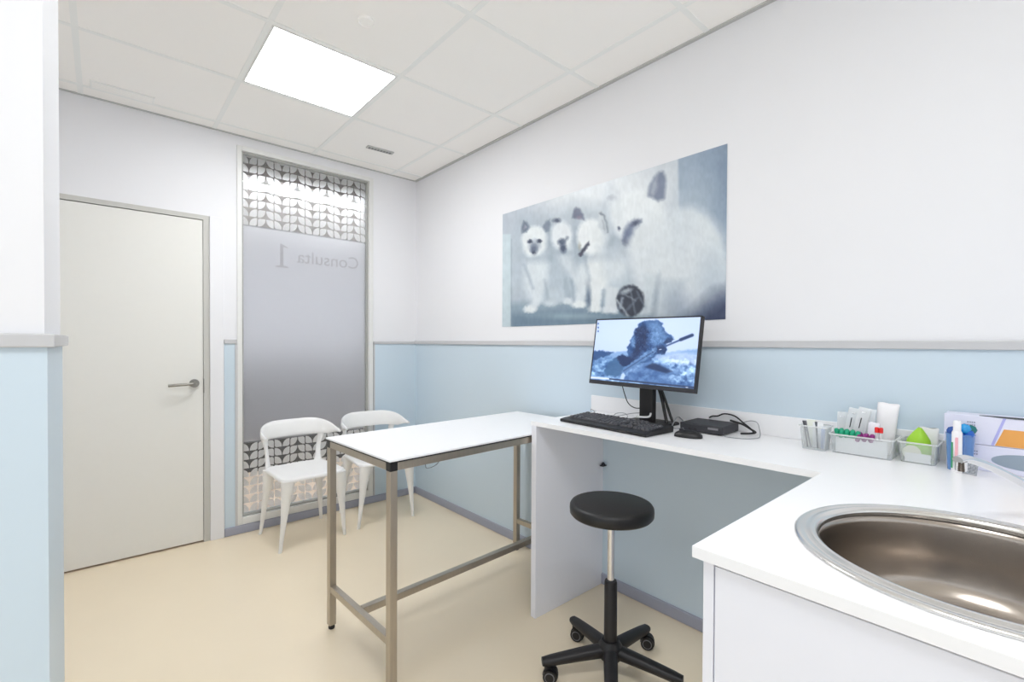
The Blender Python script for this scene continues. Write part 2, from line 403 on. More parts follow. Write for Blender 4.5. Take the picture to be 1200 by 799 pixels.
# ------------------------------------------------------------------ picture painter (colours of the printed pictures)
class Paint:
    def __init__(s, X, Y, base): s.X, s.Y = X, Y; s.C = np.zeros(X.shape + (3,)); s.C[:] = np.array(base, float)
    def put(s, a, c): s.C = s.C * (1 - a[..., None]) + np.array(c, float) * a[..., None]
    def ell(s, cx, cy, rx, ry, c, blur=6, rot=0, al=1):
        t = math.radians(rot); dx, dy = s.X - cx, s.Y - cy
        u = (dx * math.cos(t) + dy * math.sin(t)) / rx; v = (-dx * math.sin(t) + dy * math.cos(t)) / ry
        d = (np.sqrt(u * u + v * v) - 1) * min(rx, ry)
        s.put(np.clip(0.5 - d / (2 * blur), 0, 1) * al, c)
    def poly(s, pts, c, blur=3, al=1):
        P = np.array(pts, float); n = len(P); ins = np.zeros(s.X.shape, bool); D = np.full(s.X.shape, 1e9)
        for i in range(n):
            a, b = P[i], P[(i + 1) % n]
            e = b - a; L = max(e @ e, 1e-9)
            t = np.clip(((s.X - a[0]) * e[0] + (s.Y - a[1]) * e[1]) / L, 0, 1)
            D = np.minimum(D, np.hypot(s.X - a[0] - t * e[0], s.Y - a[1] - t * e[1]))
            cond = (a[1] > s.Y) != (b[1] > s.Y)
            with np.errstate(divide='ignore', invalid='ignore'):
                xi = (b[0] - a[0]) * (s.Y - a[1]) / (b[1] - a[1] + 1e-12) + a[0]
            ins ^= cond & (s.X < xi)
        d = np.where(ins, -D, D)
        s.put(np.clip(0.5 - d / (2 * blur), 0, 1) * al, c)
    def line(s, a, b, w, c, blur=2, al=1):
        a, b = np.array(a, float), np.array(b, float); e = b - a; L = e @ e
        t = np.clip(((s.X - a[0]) * e[0] + (s.Y - a[1]) * e[1]) / L, 0, 1)
        d = np.hypot(s.X - a[0] - t * e[0], s.Y - a[1] - t * e[1]) - w
        s.put(np.clip(0.5 - d / (2 * blur), 0, 1) * al, c)
def vnoise(X, Y, sc_, seed):
    rng = np.random.RandomState(seed); g = rng.rand(64, 64)
    x, y = X / sc_, Y / sc_; i, j = np.floor(x).astype(int), np.floor(y).astype(int); fx, fy = x - i, y - j
    fx, fy = fx * fx * (3 - 2 * fx), fy * fy * (3 - 2 * fy); g_ = lambda a, b: g[a % 64, b % 64]
    return (g_(i, j) * (1 - fx) * (1 - fy) + g_(i + 1, j) * fx * (1 - fy) + g_(i, j + 1) * (1 - fx) * fy + g_(i + 1, j + 1) * fx * fy) - 0.5
def homog(src, dst):
    A = []; B = []
    for (u, v), (x, y) in zip(src, dst):
        A += [[u, v, 1, 0, 0, 0, -u * x, -v * x], [0, 0, 0, u, v, 1, -u * y, -v * y]]; B += [x, y]
    h = np.linalg.solve(np.array(A, float), np.array(B, float)); return np.append(h, 1).reshape(3, 3)
def picture(name, nx, ny, corners, place, painter, matl, parent):
    # corners: where TL,TR,BR,BL lie in the sketch coordinates of the painter
    U, V = np.meshgrid(np.linspace(0, 1, nx), np.linspace(0, 1, ny)); H = homog([(0, 0), (1, 0), (1, 1), (0, 1)], corners)
    Wd = H[2, 0] * U + H[2, 1] * V + 1; X = (H[0, 0] * U + H[0, 1] * V + H[0, 2]) / Wd; Y = (H[1, 0] * U + H[1, 1] * V + H[1, 2]) / Wd
    C = np.clip(painter(X, Y) / 255, 0, 1); C = np.where(C <= 0.04045, C / 12.92, ((C + 0.055) / 1.055) ** 2.4)
    verts = [place(u, v) for u, v in zip(U.ravel(), V.ravel())]
    faces = [(j * nx + i, (j + 1) * nx + i, (j + 1) * nx + i + 1, j * nx + i + 1) for j in range(ny - 1) for i in range(nx - 1)]
    me = bpy.data.meshes.new(name); me.from_pydata(verts, [], faces); me.materials.append(matl)
    at = me.attributes.new('Col', 'FLOAT_COLOR', 'POINT')
    at.data.foreach_set('color', np.concatenate([C.reshape(-1, 3), np.ones((nx * ny, 1))], 1).astype(np.float32).ravel())
    o = bpy.data.objects.new(name, me); col.objects.link(o); o.parent = parent; return o

def paint_cats(X, Y):
    X0, Y0 = X, Y; X, Y = X + vnoise(X, Y, 8, 21) * 3.5, Y + vnoise(X, Y, 6, 22) * 5       # furry edges
    p = Paint(X0, Y0, (186, 196, 206))
    p.ell(430, 230, 340, 190, (214, 220, 225), 100)
    p.ell(90, 340, 120, 90, (170, 180, 192), 60, al=0.7)
    p.poly([(716, 0), (1000, 0), (1000, 520), (724, 420)], (146, 164, 184), 5)
    p.poly([(830, -20), (1000, -20), (1000, 300), (860, 330)], (116, 136, 160), 60, 0.8)
    p.ell(790, 250, 70, 90, (166, 182, 196), 50, al=0.6)
    p.poly([(60, 400), (100, 310), (240, 300), (300, 260), (430, 270), (470, 330), (520, 660), (60, 660)], (168, 181, 192), 34, 0.8)
    p.ell(470, 470, 60, 130, (150, 166, 180), 40, al=0.6)
    # floor
    p.poly([(0, 655), (200, 640), (520, 650), (1000, 640), (1000, 800), (0, 800)], (128, 148, 164), 16)
    p.poly([(60, 690), (400, 668), (560, 700), (420, 770), (60, 770)], (100, 124, 142), 18)
    p.ell(290, 700, 90, 9, (150, 172, 184), 10, al=0.7); p.ell(130, 726, 70, 12, (86, 108, 130), 14, al=0.6)
    p.poly([(22, 380), (64, 380), (64, 760), (22, 760)], (194, 210, 216), 3, 0.85); p.line((66, 400), (66, 740), 1.5, (120, 140, 154), 3, 0.6)
    p.X, p.Y = X, Y
    W1, W2, W3, SH = (222, 228, 230), (206, 215, 221), (172, 186, 197), (116, 135, 154)
    # ---- leftmost kitten
    p.ell(232, 575, 66, 88, SH, 20, al=0.7); p.ell(222, 565, 62, 88, W3, 14)
    p.ell(160, 540, 46, 100, W2, 14); p.ell(178, 500, 30, 70, (210, 219, 224), 16)
    p.poly([(146, 560), (198, 560), (186, 640), (158, 682), (120, 686), (118, 664), (146, 648), (150, 610)], (206, 215, 221), 7)
    p.ell(236, 622, 46, 30, (182, 195, 204), 10); p.ell(138, 674, 24, 12, W1, 5); p.ell(215, 650, 24, 10, (196, 207, 214), 6)
    p.line((116, 500), (150, 590), 3, SH, 9, 0.6); p.line((196, 560), (206, 630), 3, SH, 9, 0.5)
    p.ell(165, 470, 44, 18, SH, 16, al=0.5); p.ell(158, 402, 52, 54, W1, 8); p.ell(150, 442, 34, 26, W1, 9)
    p.poly([(106, 378), (107, 345), (114, 327), (126, 333), (138, 352), (126, 372)], (96, 108, 126), 5); p.poly([(186, 352), (202, 330), (216, 323), (218, 345), (214, 368), (202, 372)], (110, 122, 140), 5)
    p.poly([(116, 362), (118, 344), (128, 352)], (170, 170, 180), 4, 0.7)
    p.ell(156, 424, 22, 22, (140, 150, 166), 10, al=0.8); p.ell(154, 440, 13, 18, (84, 96, 118), 7); p.ell(138, 409, 9, 7, (36, 46, 68), 3.5); p.ell(175, 407, 9, 7, (36, 46, 68), 3.5); p.ell(153, 452, 7, 5, (50, 58, 80), 3)
    # ---- second kitten, peeking behind
    p.ell(335, 560, 52, 110, SH, 18, al=0.8); p.ell(325, 545, 48, 105, W3, 12)
    p.poly([(284, 500), (345, 500), (360, 600), (350, 660), (308, 664), (310, 630), (322, 600)], W2, 9)
    p.ell(330, 655, 30, 14, W1, 5); p.ell(286, 642, 20, 13, W2, 5); p.line((362, 560), (376, 650), 5, (74, 92, 116), 8, 0.75); p.line((300, 560), (312, 640), 3, SH, 8, 0.6)
    p.ell(214, 400, 10, 50, SH, 12, al=0.45); p.ell(292, 470, 38, 60, (196, 206, 213), 14); p.ell(262, 386, 42, 54, (219, 225, 229), 8); p.ell(268, 452, 26, 9, SH, 10, al=0.5)
    p.ell(243, 328, 14, 8, (66, 76, 98), 5); p.ell(262, 412, 14, 12, (70, 82, 104), 6); p.ell(268, 436, 12, 17, (58, 70, 94), 6); p.line((284, 396), (270, 410), 5, (84, 96, 116), 5, 0.8)
    # ---- third kitten, head turned
    p.ell(455, 570, 80, 100, (176, 190, 200), 16); p.ell(400, 520, 52, 110, W1, 14); p.ell(470, 500, 50, 70, W2, 20)
    p.poly([(372, 550), (422, 550), (414, 640), (412, 684), (366, 684), (374, 650)], W1, 7); p.poly([(436, 585), (482, 590), (480, 690), (420, 690), (432, 650)], (210, 218, 223), 7)
    p.ell(388, 672, 24, 12, W1, 5); p.ell(448, 676, 28, 12, (214, 221, 226), 5)
    p.line((426, 600), (422, 660), 4, SH, 7, 0.7); p.ell(368, 625, 7, 36, (62, 80, 106), 8, al=0.7); p.line((352, 470), (370, 560), 4, SH, 10, 0.5)
    p.ell(318, 420, 10, 60, SH, 14, al=0.55); p.ell(372, 470, 50, 14, SH, 16, al=0.4); p.ell(374, 390, 52, 68, (228, 233, 235), 8); p.ell(410, 380, 40, 50, (222, 228, 230), 14)
    p.poly([(304, 318), (308, 288), (320, 276), (336, 284), (348, 306), (350, 326), (328, 322)], (92, 100, 124), 5); p.ell(330, 316, 9, 6, (140, 120, 140), 5, al=0.6)
    p.poly([(404, 350), (408, 300), (416, 293), (432, 308), (444, 340), (446, 376), (430, 384)], (196, 204, 209), 5)
    p.poly([(408, 300), (416, 293), (432, 308), (444, 340), (446, 376), (440, 376), (434, 340), (424, 312), (412, 306)], (96, 106, 120), 3, 0.85); p.line((422, 330), (430, 366), 2.5, (140, 148, 156), 4, 0.7)
    p.poly([(330, 460), (346, 434), (368, 410), (372, 420), (356, 444), (338, 468)], (50, 54, 72), 4); p.ell(332, 430, 5, 14, (150, 150, 138), 4, al=0.7); p.ell(336, 462, 8, 6, (60, 60, 80), 4)
    p.line((400, 430), (450, 470), 4, (190, 200, 207), 12, 0.6)
    # ---- big blurred cat
    p.poly([(700, 290), (770, 284), (830, 322), (880, 400), (905, 520), (880, 640), (700, 640)], (208, 217, 223), 14); p.ell(765, 480, 135, 190, (214, 222, 227), 26); p.ell(700, 520, 150, 180, (214, 221, 226), 30); p.ell(850, 560, 60, 110, (176, 190, 202), 40, al=0.7)
    p.ell(560, 452, 80, 26, (150, 166, 182), 30, al=0.55); p.ell(455, 330, 24, 90, (150, 166, 182), 24, al=0.55); p.ell(566, 318, 102, 108, (224, 230, 233), 14); p.ell(620, 430, 100, 120, (218, 225, 229), 26); p.ell(600, 470, 60, 90, (210, 218, 224), 30, al=0.6)
    p.ell(720, 380, 60, 110, (198, 208, 216), 40, al=0.5)
    p.poly([(598, 232), (604, 196), (622, 160), (644, 139), (660, 137), (670, 168), (668, 210), (664, 244), (640, 254)], (104, 116, 140), 8)
    p.poly([(606, 222), (616, 182), (636, 158), (636, 200), (622, 236)], (164, 172, 188), 8, 0.7)
    p.ell(459, 240, 16, 10, (150, 158, 172), 6); p.ell(476, 300, 30, 60, (216, 223, 227), 18)
    p.poly([(500, 404), (508, 368), (524, 340), (548, 328), (572, 328), (560, 346), (544, 362), (538, 392), (530, 428), (510, 430)], (112, 124, 150), 12)
    p.ell(552, 338, 18, 8, (60, 70, 96), 6, -25); p.ell(514, 410, 12, 14, (56, 66, 92), 8); p.ell(487, 360, 6, 7, (60, 70, 96), 4); p.ell(520, 380, 12, 26, (84, 98, 128), 10, 15, al=0.7)
    p.ell(560, 420, 40, 26, (214, 221, 225), 16)
    p.poly([(580, 540), (645, 540), (640, 640), (636, 694), (548, 704), (562, 682), (588, 664)], (202, 212, 218), 12)
    p.poly([(650, 560), (760, 560), (706, 640), (690, 700), (628, 706), (644, 650)], (192, 203, 211), 14)
    p.ell(628, 640, 7, 50, (112, 130, 150), 12, 8, al=0.7)
    p.poly([(800, 680), (870, 620), (990, 590), (990, 860), (700, 860), (730, 740)], (42, 52, 84), 52, 0.95)
    p.ell(720, 660, 40, 50, (130, 146, 168), 34, al=0.6)
    # ---- woven ball
    p.ell(530, 642, 54, 62, (44, 50, 64), 5)
    p.line((478, 640), (520, 700), 4, (190, 200, 208), 4, 0.8); p.ell(514, 604, 22, 9, (190, 200, 208), 5, -20, al=0.8); p.line((500, 630), (490, 668), 5, (150, 162, 176), 4, 0.8)
    p.line((530, 600), (548, 690), 3, (120, 132, 148), 4, 0.7); p.line((556, 606), (578, 650), 3, (110, 122, 140), 4, 0.7); p.line((500, 612), (548, 640), 3, (150, 160, 172), 4, 0.7); p.line((504, 690), (560, 630), 3, (100, 112, 130), 4, 0.7)
    fur = vnoise(X * 1.0, Y * 0.45, 7, 2) * 9 + vnoise(X, Y, 22, 1) * 8
    return (p.C + fur[..., None]) * 0.90 + 22

def paint_screen(X, Y):
    X0, Y0 = X, Y
    X, Y = X + vnoise(X, Y, 22, 31) * 18 + vnoise(X, Y, 9, 33) * 8, Y + vnoise(X, Y, 20, 32) * 16 + vnoise(X, Y, 8, 34) * 8
    p = Paint(X, Y, (186, 206, 245))
    p.ell(560, 200, 560, 240, (196, 214, 248), 120)
    # hazy field
    p.poly([(0, 380), (250, 375), (420, 360), (700, 400), (900, 360), (1060, 350), (1060, 800), (0, 800)], (132, 168, 214), 12)
    p.poly([(640, 420), (860, 380), (1040, 400), (1040, 500), (760, 480)], (172, 196, 232), 14)
    p.poly([(20, 365), (150, 362), (240, 380), (160, 420), (20, 462)], (48, 82, 132), 8)
    p.poly([(20, 470), (200, 420), (300, 500), (300, 620), (20, 620)], (96, 136, 186), 16)
    p.poly([(0, 620), (1060, 640), (1060, 800), (0, 800)], (96, 134, 184), 50, 0.7)
    gr = np.clip((Y - 400) / 90, 0, 1)
    n = vnoise(X, Y * 1.5, 46, 3) * 130 + vnoise(X, Y * 1.3, 20, 4) * 90 + vnoise(X, Y, 9, 5) * 30
    p.C += (n * gr)[..., None] * np.array([0.9, 0.9, 0.8])
    p.poly([(400, 560), (560, 470), (700, 480), (820, 560), (760, 640), (980, 720), (300, 640)], (56, 92, 148), 16, 0.65)
    p.poly([(150, 560), (190, 480), (260, 430), (330, 420), (360, 520), (320, 600), (180, 610)], (58, 96, 140), 10, 0.9)
    # hunched figure wrapped in a shaggy cover
    D1, D2, D3 = (28, 50, 92), (54, 88, 138), (104, 142, 192)
    p.poly([(385, 440), (372, 330), (410, 250), (455, 150), (480, 105), (540, 74), (640, 70), (696, 100), (716, 180), (800, 236), (806, 262), (742, 300), (752, 345), (728, 395), (640, 412), (580, 470), (470, 500), (380, 480)], D2, 7)
    p.poly([(455, 160), (520, 110), (560, 180), (560, 330), (470, 430), (400, 440), (440, 330)], D1, 16)
    p.poly([(560, 90), (650, 84), (700, 150), (700, 220), (640, 300), (580, 280), (600, 180)], D3, 18, 0.75)
    p.poly([(410, 250), (440, 235), (440, 330), (405, 320)], (120, 158, 205), 8, 0.7); p.poly([(640, 180), (720, 200), (780, 240), (700, 300), (620, 310)], D3, 14, 0.8)
    p.ell(755, 268, 40, 22, (40, 66, 110), 8, -25); p.ell(690, 355, 55, 38, (36, 60, 104), 8); p.ell(685, 352, 8, 8, (210, 225, 250), 4)
    p.poly([(262, 430), (330, 400), (460, 440), (520, 420), (420, 520), (330, 520)], D1, 8)
    # rifle
    p.poly([(322, 560), (330, 540), (560, 370), (640, 330), (660, 350), (600, 420), (400, 540), (350, 600)], (92, 128, 176), 5); p.X, p.Y = X0, Y0; p.line((340, 556), (620, 372), 6, (50, 78, 124), 4, 0.8)
    p.X, p.Y = X0, Y0
    p.line((740, 318), (975, 218), 8, (58, 84, 130), 4); p.line((870, 262), (975, 220), 15, (40, 62, 104), 5)
    p.poly([(610, 480), (680, 500), (800, 560), (740, 580), (600, 540), (540, 520)], (30, 48, 86), 10, 0.85)
    n2 = vnoise(X, Y, 18, 8) * 50 + vnoise(X, Y, 8, 9) * 40
    fig = np.clip(1 - np.hypot((X - 560) / 260, (Y - 280) / 230), 0, 1) * 2
    p.C += (n2 * np.clip(fig, 0, 1) * (p.C[..., 2] < 200))[..., None]
    p.poly([(306, 640), (318, 590), (340, 575), (356, 600), (340, 640)], (186, 208, 242), 6)
    p.C = np.maximum(p.C, np.array([24, 44, 84.])); p.C = np.minimum(p.C, np.array([214, 228, 252.]))
    X, Y = X0, Y0; p.X, p.Y = X0, Y0
    # desktop: icons and taskbar
    for y in (98, 136, 172): p.ell(88, y, 7, 9, (60, 90, 150), 3)
    p.poly([(15, 612), (200, 626), (200, 642), (15, 630)], (214, 224, 240), 2); p.poly([(200, 627), (1000, 702), (1000, 720), (200, 642)], (44, 60, 96), 2)
    p.ell(932, 710, 14, 5, (190, 200, 220), 2)
    return p.C

# poster
po = empty('cat_poster', (0, -1.871, 1.745), 'wide frameless print of four white kittens on the white wall', 'poster')
bm = NB(); box(bm, -0.0032, -0.0002, -0.7345, 0.737, -0.370, 0.370); obj('backing_board', bm, mat('poster_edge', (200, 205, 210), 0.5), po)
picture('printed_picture', 340, 172, [(32, 303), (910, 30), (900, 715), (30, 742)],
        lambda u, v: (-0.0036, 0.737 - u * 1.472, 0.370 - v * 0.740), paint_cats, picture_mat('cat_print', 0.35), po)

# ------------------------------------------------------------------ worktop, end panel, upstand
wt = empty('worktop', (-0.49, -1.935, 0), 'white L-shaped worktop running along the wall to the sink', 'worktop')
def rel(o_, parent):      # mesh written in room coordinates, moved under its parent's origin
    for v in o_.data.vertices: v.co = v.co - parent.location
    return o_
SX, SY, HR = -0.890, -3.436, 0.240
bm = NB()
x0, x1, y0, y1 = -1.200, 0.0, -4.55, -3.092
angs = sorted([2 * PI * k / 72 for k in range(72)] + [math.atan2(yy - SY, xx - SX) % (2 * PI) for xx in (x0, x1) for yy in (y0, y1)])
inn, outp = [], []
for a in angs:
    c, s = math.cos(a), math.sin(a)
    tx = ((x1 - SX) / c) if c > 1e-9 else ((x0 - SX) / c if c < -1e-9 else 1e9)
    ty = ((y1 - SY) / s) if s > 1e-9 else ((y0 - SY) / s if s < -1e-9 else 1e9)
    t = min(tx, ty); inn.append((SX + HR * c, SY + HR * s)); outp.append((SX + t * c, SY + t * s))
ring = lambda P, z: [bm.verts.new((p[0], p[1], z)) for p in P]
it, ot, ib, ob = ring(inn, 0.91), ring(outp, 0.91), ring(inn, 0.89), ring(outp, 0.89)
n = len(angs)
for k in range(n):
    l = (k + 1) % n
    bm.faces.new((it[k], it[l], ot[l], ot[k])); bm.faces.new((ib[l], ib[k], ob[k], ob[l]))
    bm.faces.new((ot[k], ot[l], ob[l], ob[k])); bm.faces.new((it[l], it[k], ib[k], ib[l]))
P = [(-0.500, -1.935), (0, -1.935), (0, -3.092), (-0.468, -3.092)]
tp = [bm.verts.new((p[0], p[1], 0.91)) for p in P]; bt = [bm.verts.new((p[0], p[1], 0.89)) for p in P]
bm.faces.new(tp); bm.faces.new(list(reversed(bt)))
for k in range(4):
    if k == 2: continue
    l = (k + 1) % 4; bm.faces.new((tp[k], tp[l], bt[l], bt[k]))
rel(obj('top_slab', bm, M_white, wt), wt)
bm = NB(); box(bm, -0.498, -0.004, -1.970, -1.940, 0.001, 0.8895); rel(obj('end_panel', bm, M_carcass, wt, bevel=0.001), wt)
bm = NB(); box(bm, -0.016, -0.0045, -4.55, -1.895, 0.9105, 0.992); rel(obj('upstand', bm, M_white, wt, bevel=0.001), wt)
bm = NB(); box(bm, -0.035, -0.005, -1.992, -1.971, 0.628, 0.634); tube(bm, [(-0.02, -1.982, 0.634), (-0.02, -1.982, 0.648)], [0.012, 0.004], 12); rel(obj('fixing_bracket', bm, M_dark, wt), wt)

# sink cabinet
cb = empty('sink_cabinet', (-1.19, -3.11, 0), 'white base cabinet under the round sink', 'cabinet')
bm = NB(); box(bm, -1.190, -0.02, -3.127, -3.108, 0.001, 0.887); rel(obj('side_panel', bm, M_carcass, cb, bevel=0.0008), cb)
for k, (a, b) in enumerate(((-3.130, -3.728), (-3.731, -4.50))):
    bm = NB(); box(bm, -1.192, -1.174, b, a, 0.08, 0.884); rel(obj('door', bm, M_carcass, cb, bevel=0.001), cb)
bm = NB(); box(bm, -1.172, -0.02, -4.50, -3.128, 0.07, 0.60); box(bm, -1.12, -1.10, -4.5, -3.128, 0.001, 0.07); rel(obj('carcass', bm, M_carcass, cb), cb)

# sink
sk = empty('sink', (SX, SY, 0.91), 'round stainless steel sink bowl set into the white worktop', 'sink')
bm = NB(); lathe(bm, [(0.266, 0.0006), (0.266, 0.003), (0.262, 0.006), (0.256, 0.0065), (0.251, 0.0045), (0.246, 0.0045), (0.241, 0.008), (0.235, 0.0085), (0.228, 0.003), (0.226, -0.006), (0.2255, -0.0061), (0.2255, 0.0)], 96, caps=False)
obj('rim', bm, M_rim, sk, smooth=True, angle=60)
bm = NB()
pr = [(0.2275, -0.004), (0.224, -0.02), (0.220, -0.08), (0.214, -0.125), (0.200, -0.150), (0.175, -0.163), (0.13, -0.168), (0.05, -0.172), (0.045, -0.174), (0.043, -0.178)]
loft(bm, [[(r * math.cos(2 * PI * i / 96), r * math.sin(2 * PI * i / 96), z) for i in range(96)] for r, z in pr], caps=False)
o = obj('bowl', bm, M_sink, sk, smooth=True, angle=70); md = o.modifiers.new('s', 'SOLIDIFY'); md.thickness = 0.0012; md.offset = -1 if False else 1
bm = NB(); lathe(bm, [(0.0, -0.176), (0.030, -0.176), (0.034, -0.172), (0.043, -0.1715), (0.044, -0.176), (0.044, -0.185), (0.0, -0.185)], 40)
for k in range(8):
    a = k * PI / 4; lathe(bm, [(0.0, -0.1755), (0.004, -0.1755), (0.0, -0.177)], 10, (0.018 * math.cos(a), 0.018 * math.sin(a), 0), mi=1)
obj('drain', bm, [M_chrome, M_slot], sk, smooth=True)

# tap
tpn = empty('tap', (-0.475, -3.545, 0.91), 'chrome mixer tap with a slanting spout reaching over the sink', 'tap')
def relv(p): return tuple(Vector(p) - tpn.location)
bm = NB(); lathe(bm, [(0, 0.0003), (0.027, 0.0003), (0.027, 0.006), (0.022, 0.010), (0.021, 0.045), (0.017, 0.055), (0, 0.056)], 32); obj('body', bm, M_chrome, tpn, smooth=True)
pth = spline([relv(p) for p in ((-0.478, -3.543, 0.94), (-0.50, -3.522, 0.958), (-0.56, -3.484, 0.982), (-0.65, -3.436, 1.025), (-0.715, -3.405, 1.047), (-0.742, -3.393, 1.047))], 8)
bm = NB(); tube(bm, pth, [0.0108 - 0.002 * i / len(pth) for i in range(len(pth))], 18, flat=0.8); obj('spout', bm, M_chrome, tpn, smooth=True)
bm = NB(); a = Vector(relv((-0.735, -3.397, 1.045))); cyl(bm, a, a + Vector((0.004, 0, -0.018)), 0.0095, 24); cyl(bm, a + Vector((0.004, 0, -0.018)), a + Vector((0.004, 0, -0.020)), 0.007, 24); obj('aerator', bm, M_chrome, tpn, smooth=True)
bm = NB(); tube(bm, spline([relv(p) for p in ((-0.475, -3.545, 0.96), (-0.465, -3.555, 0.985), (-0.42, -3.60, 1.0), (-0.38, -3.63, 1.01))], 6), 0.007, 12); obj('lever', bm, M_chrome, tpn, smooth=True)

# ------------------------------------------------------------------ steel examination table
TA = math.radians(2.8)
tb = empty('examination_table', (-1.222, -1.968, 0), 'narrow steel-framed table with a thin white top butting against the desk', 'table', rz=TA)
TL_, TW, TZ = 1.19, 0.56, 0.848
bm = NB(); box(bm, 0, TL_, 0, TW, TZ - 0.0065, TZ); box(bm, 0.0005, TL_ - 0.0005, 0.0005, TW - 0.0005, TZ - 0.0115, TZ - 0.0065, 1)
obj('tabletop', bm, [M_white, M_core], tb)
LT = TZ - 0.0125; s_ = 0.030; q = 0.004
legpos = [(q, q), (q, TW - q - s_), (TL_ - q - s_, q), (TL_ - q - s_, TW - q - s_)]
for k, (x, y) in enumerate(legpos):
    bm = NB(); box(bm, x, x + s_, y, y + s_, 0.018, LT - s_); lg = obj('leg', bm, M_steel, tb, bevel=0.002)
    bm = NB(); lathe(bm, [(0, 0.0005), (0.013, 0.0005), (0.014, 0.004), (0.012, 0.019), (0, 0.019)], 20, (x + s_ / 2, y + s_ / 2, 0)); obj('rubber_foot', bm, M_black, lg)
    bm = NB(); box(bm, x - 0.0005, x + s_ + 0.0005, y - 0.0005, y + s_ + 0.0005, LT - s_, LT); obj('corner_connector', bm, M_black, tb, bevel=0.002)
for (a0, a1, b0, b1) in ((q + s_ + .001, TL_ - q - s_ - .001, q, q + s_), (q + s_ + .001, TL_ - q - s_ - .001, TW - q - s_, TW - q), (q, q + s_, q + s_ + .001, TW - q - s_ - .001), (TL_ - q - s_, TL_ - q, q + s_ + .001, TW - q - s_ - .001)):
    bm = NB(); box(bm, a0, a1, b0, b1, LT - s_ + 0.001, LT - 0.001); obj('top_rail', bm, M_steel, tb, bevel=0.002)
for x in (q, TL_ - q - s_):
    bm = NB(); box(bm, x + 0.002, x + s_ - 0.002, q + s_, TW - q - s_, 0.168, 0.196); obj('side_stretcher', bm, M_steel, tb, bevel=0.002)
bm = NB(); box(bm, q + s_ - 0.001, TL_ - q - s_ + 0.001, TW / 2 - 0.015, TW / 2 + 0.015, 0.168, 0.197); obj('long_stretcher', bm, M_steel, tb, bevel=0.002)
bm = NB(); tube(bm, spline([(0.163, 0.02, 0.81), (0.163, 0.018, 0.795), (0.168, 0.018, 0.788), (0.19, 0.018, 0.787), (0.215, 0.018, 0.795), (0.226, 0.02, 0.805), (0.227, 0.02, 0.812)], 6), 0.0014, 8)
obj('wire_hook', bm, mat('grey_wire', (120, 128, 136), 0.4, 0.5), tb, smooth=True)

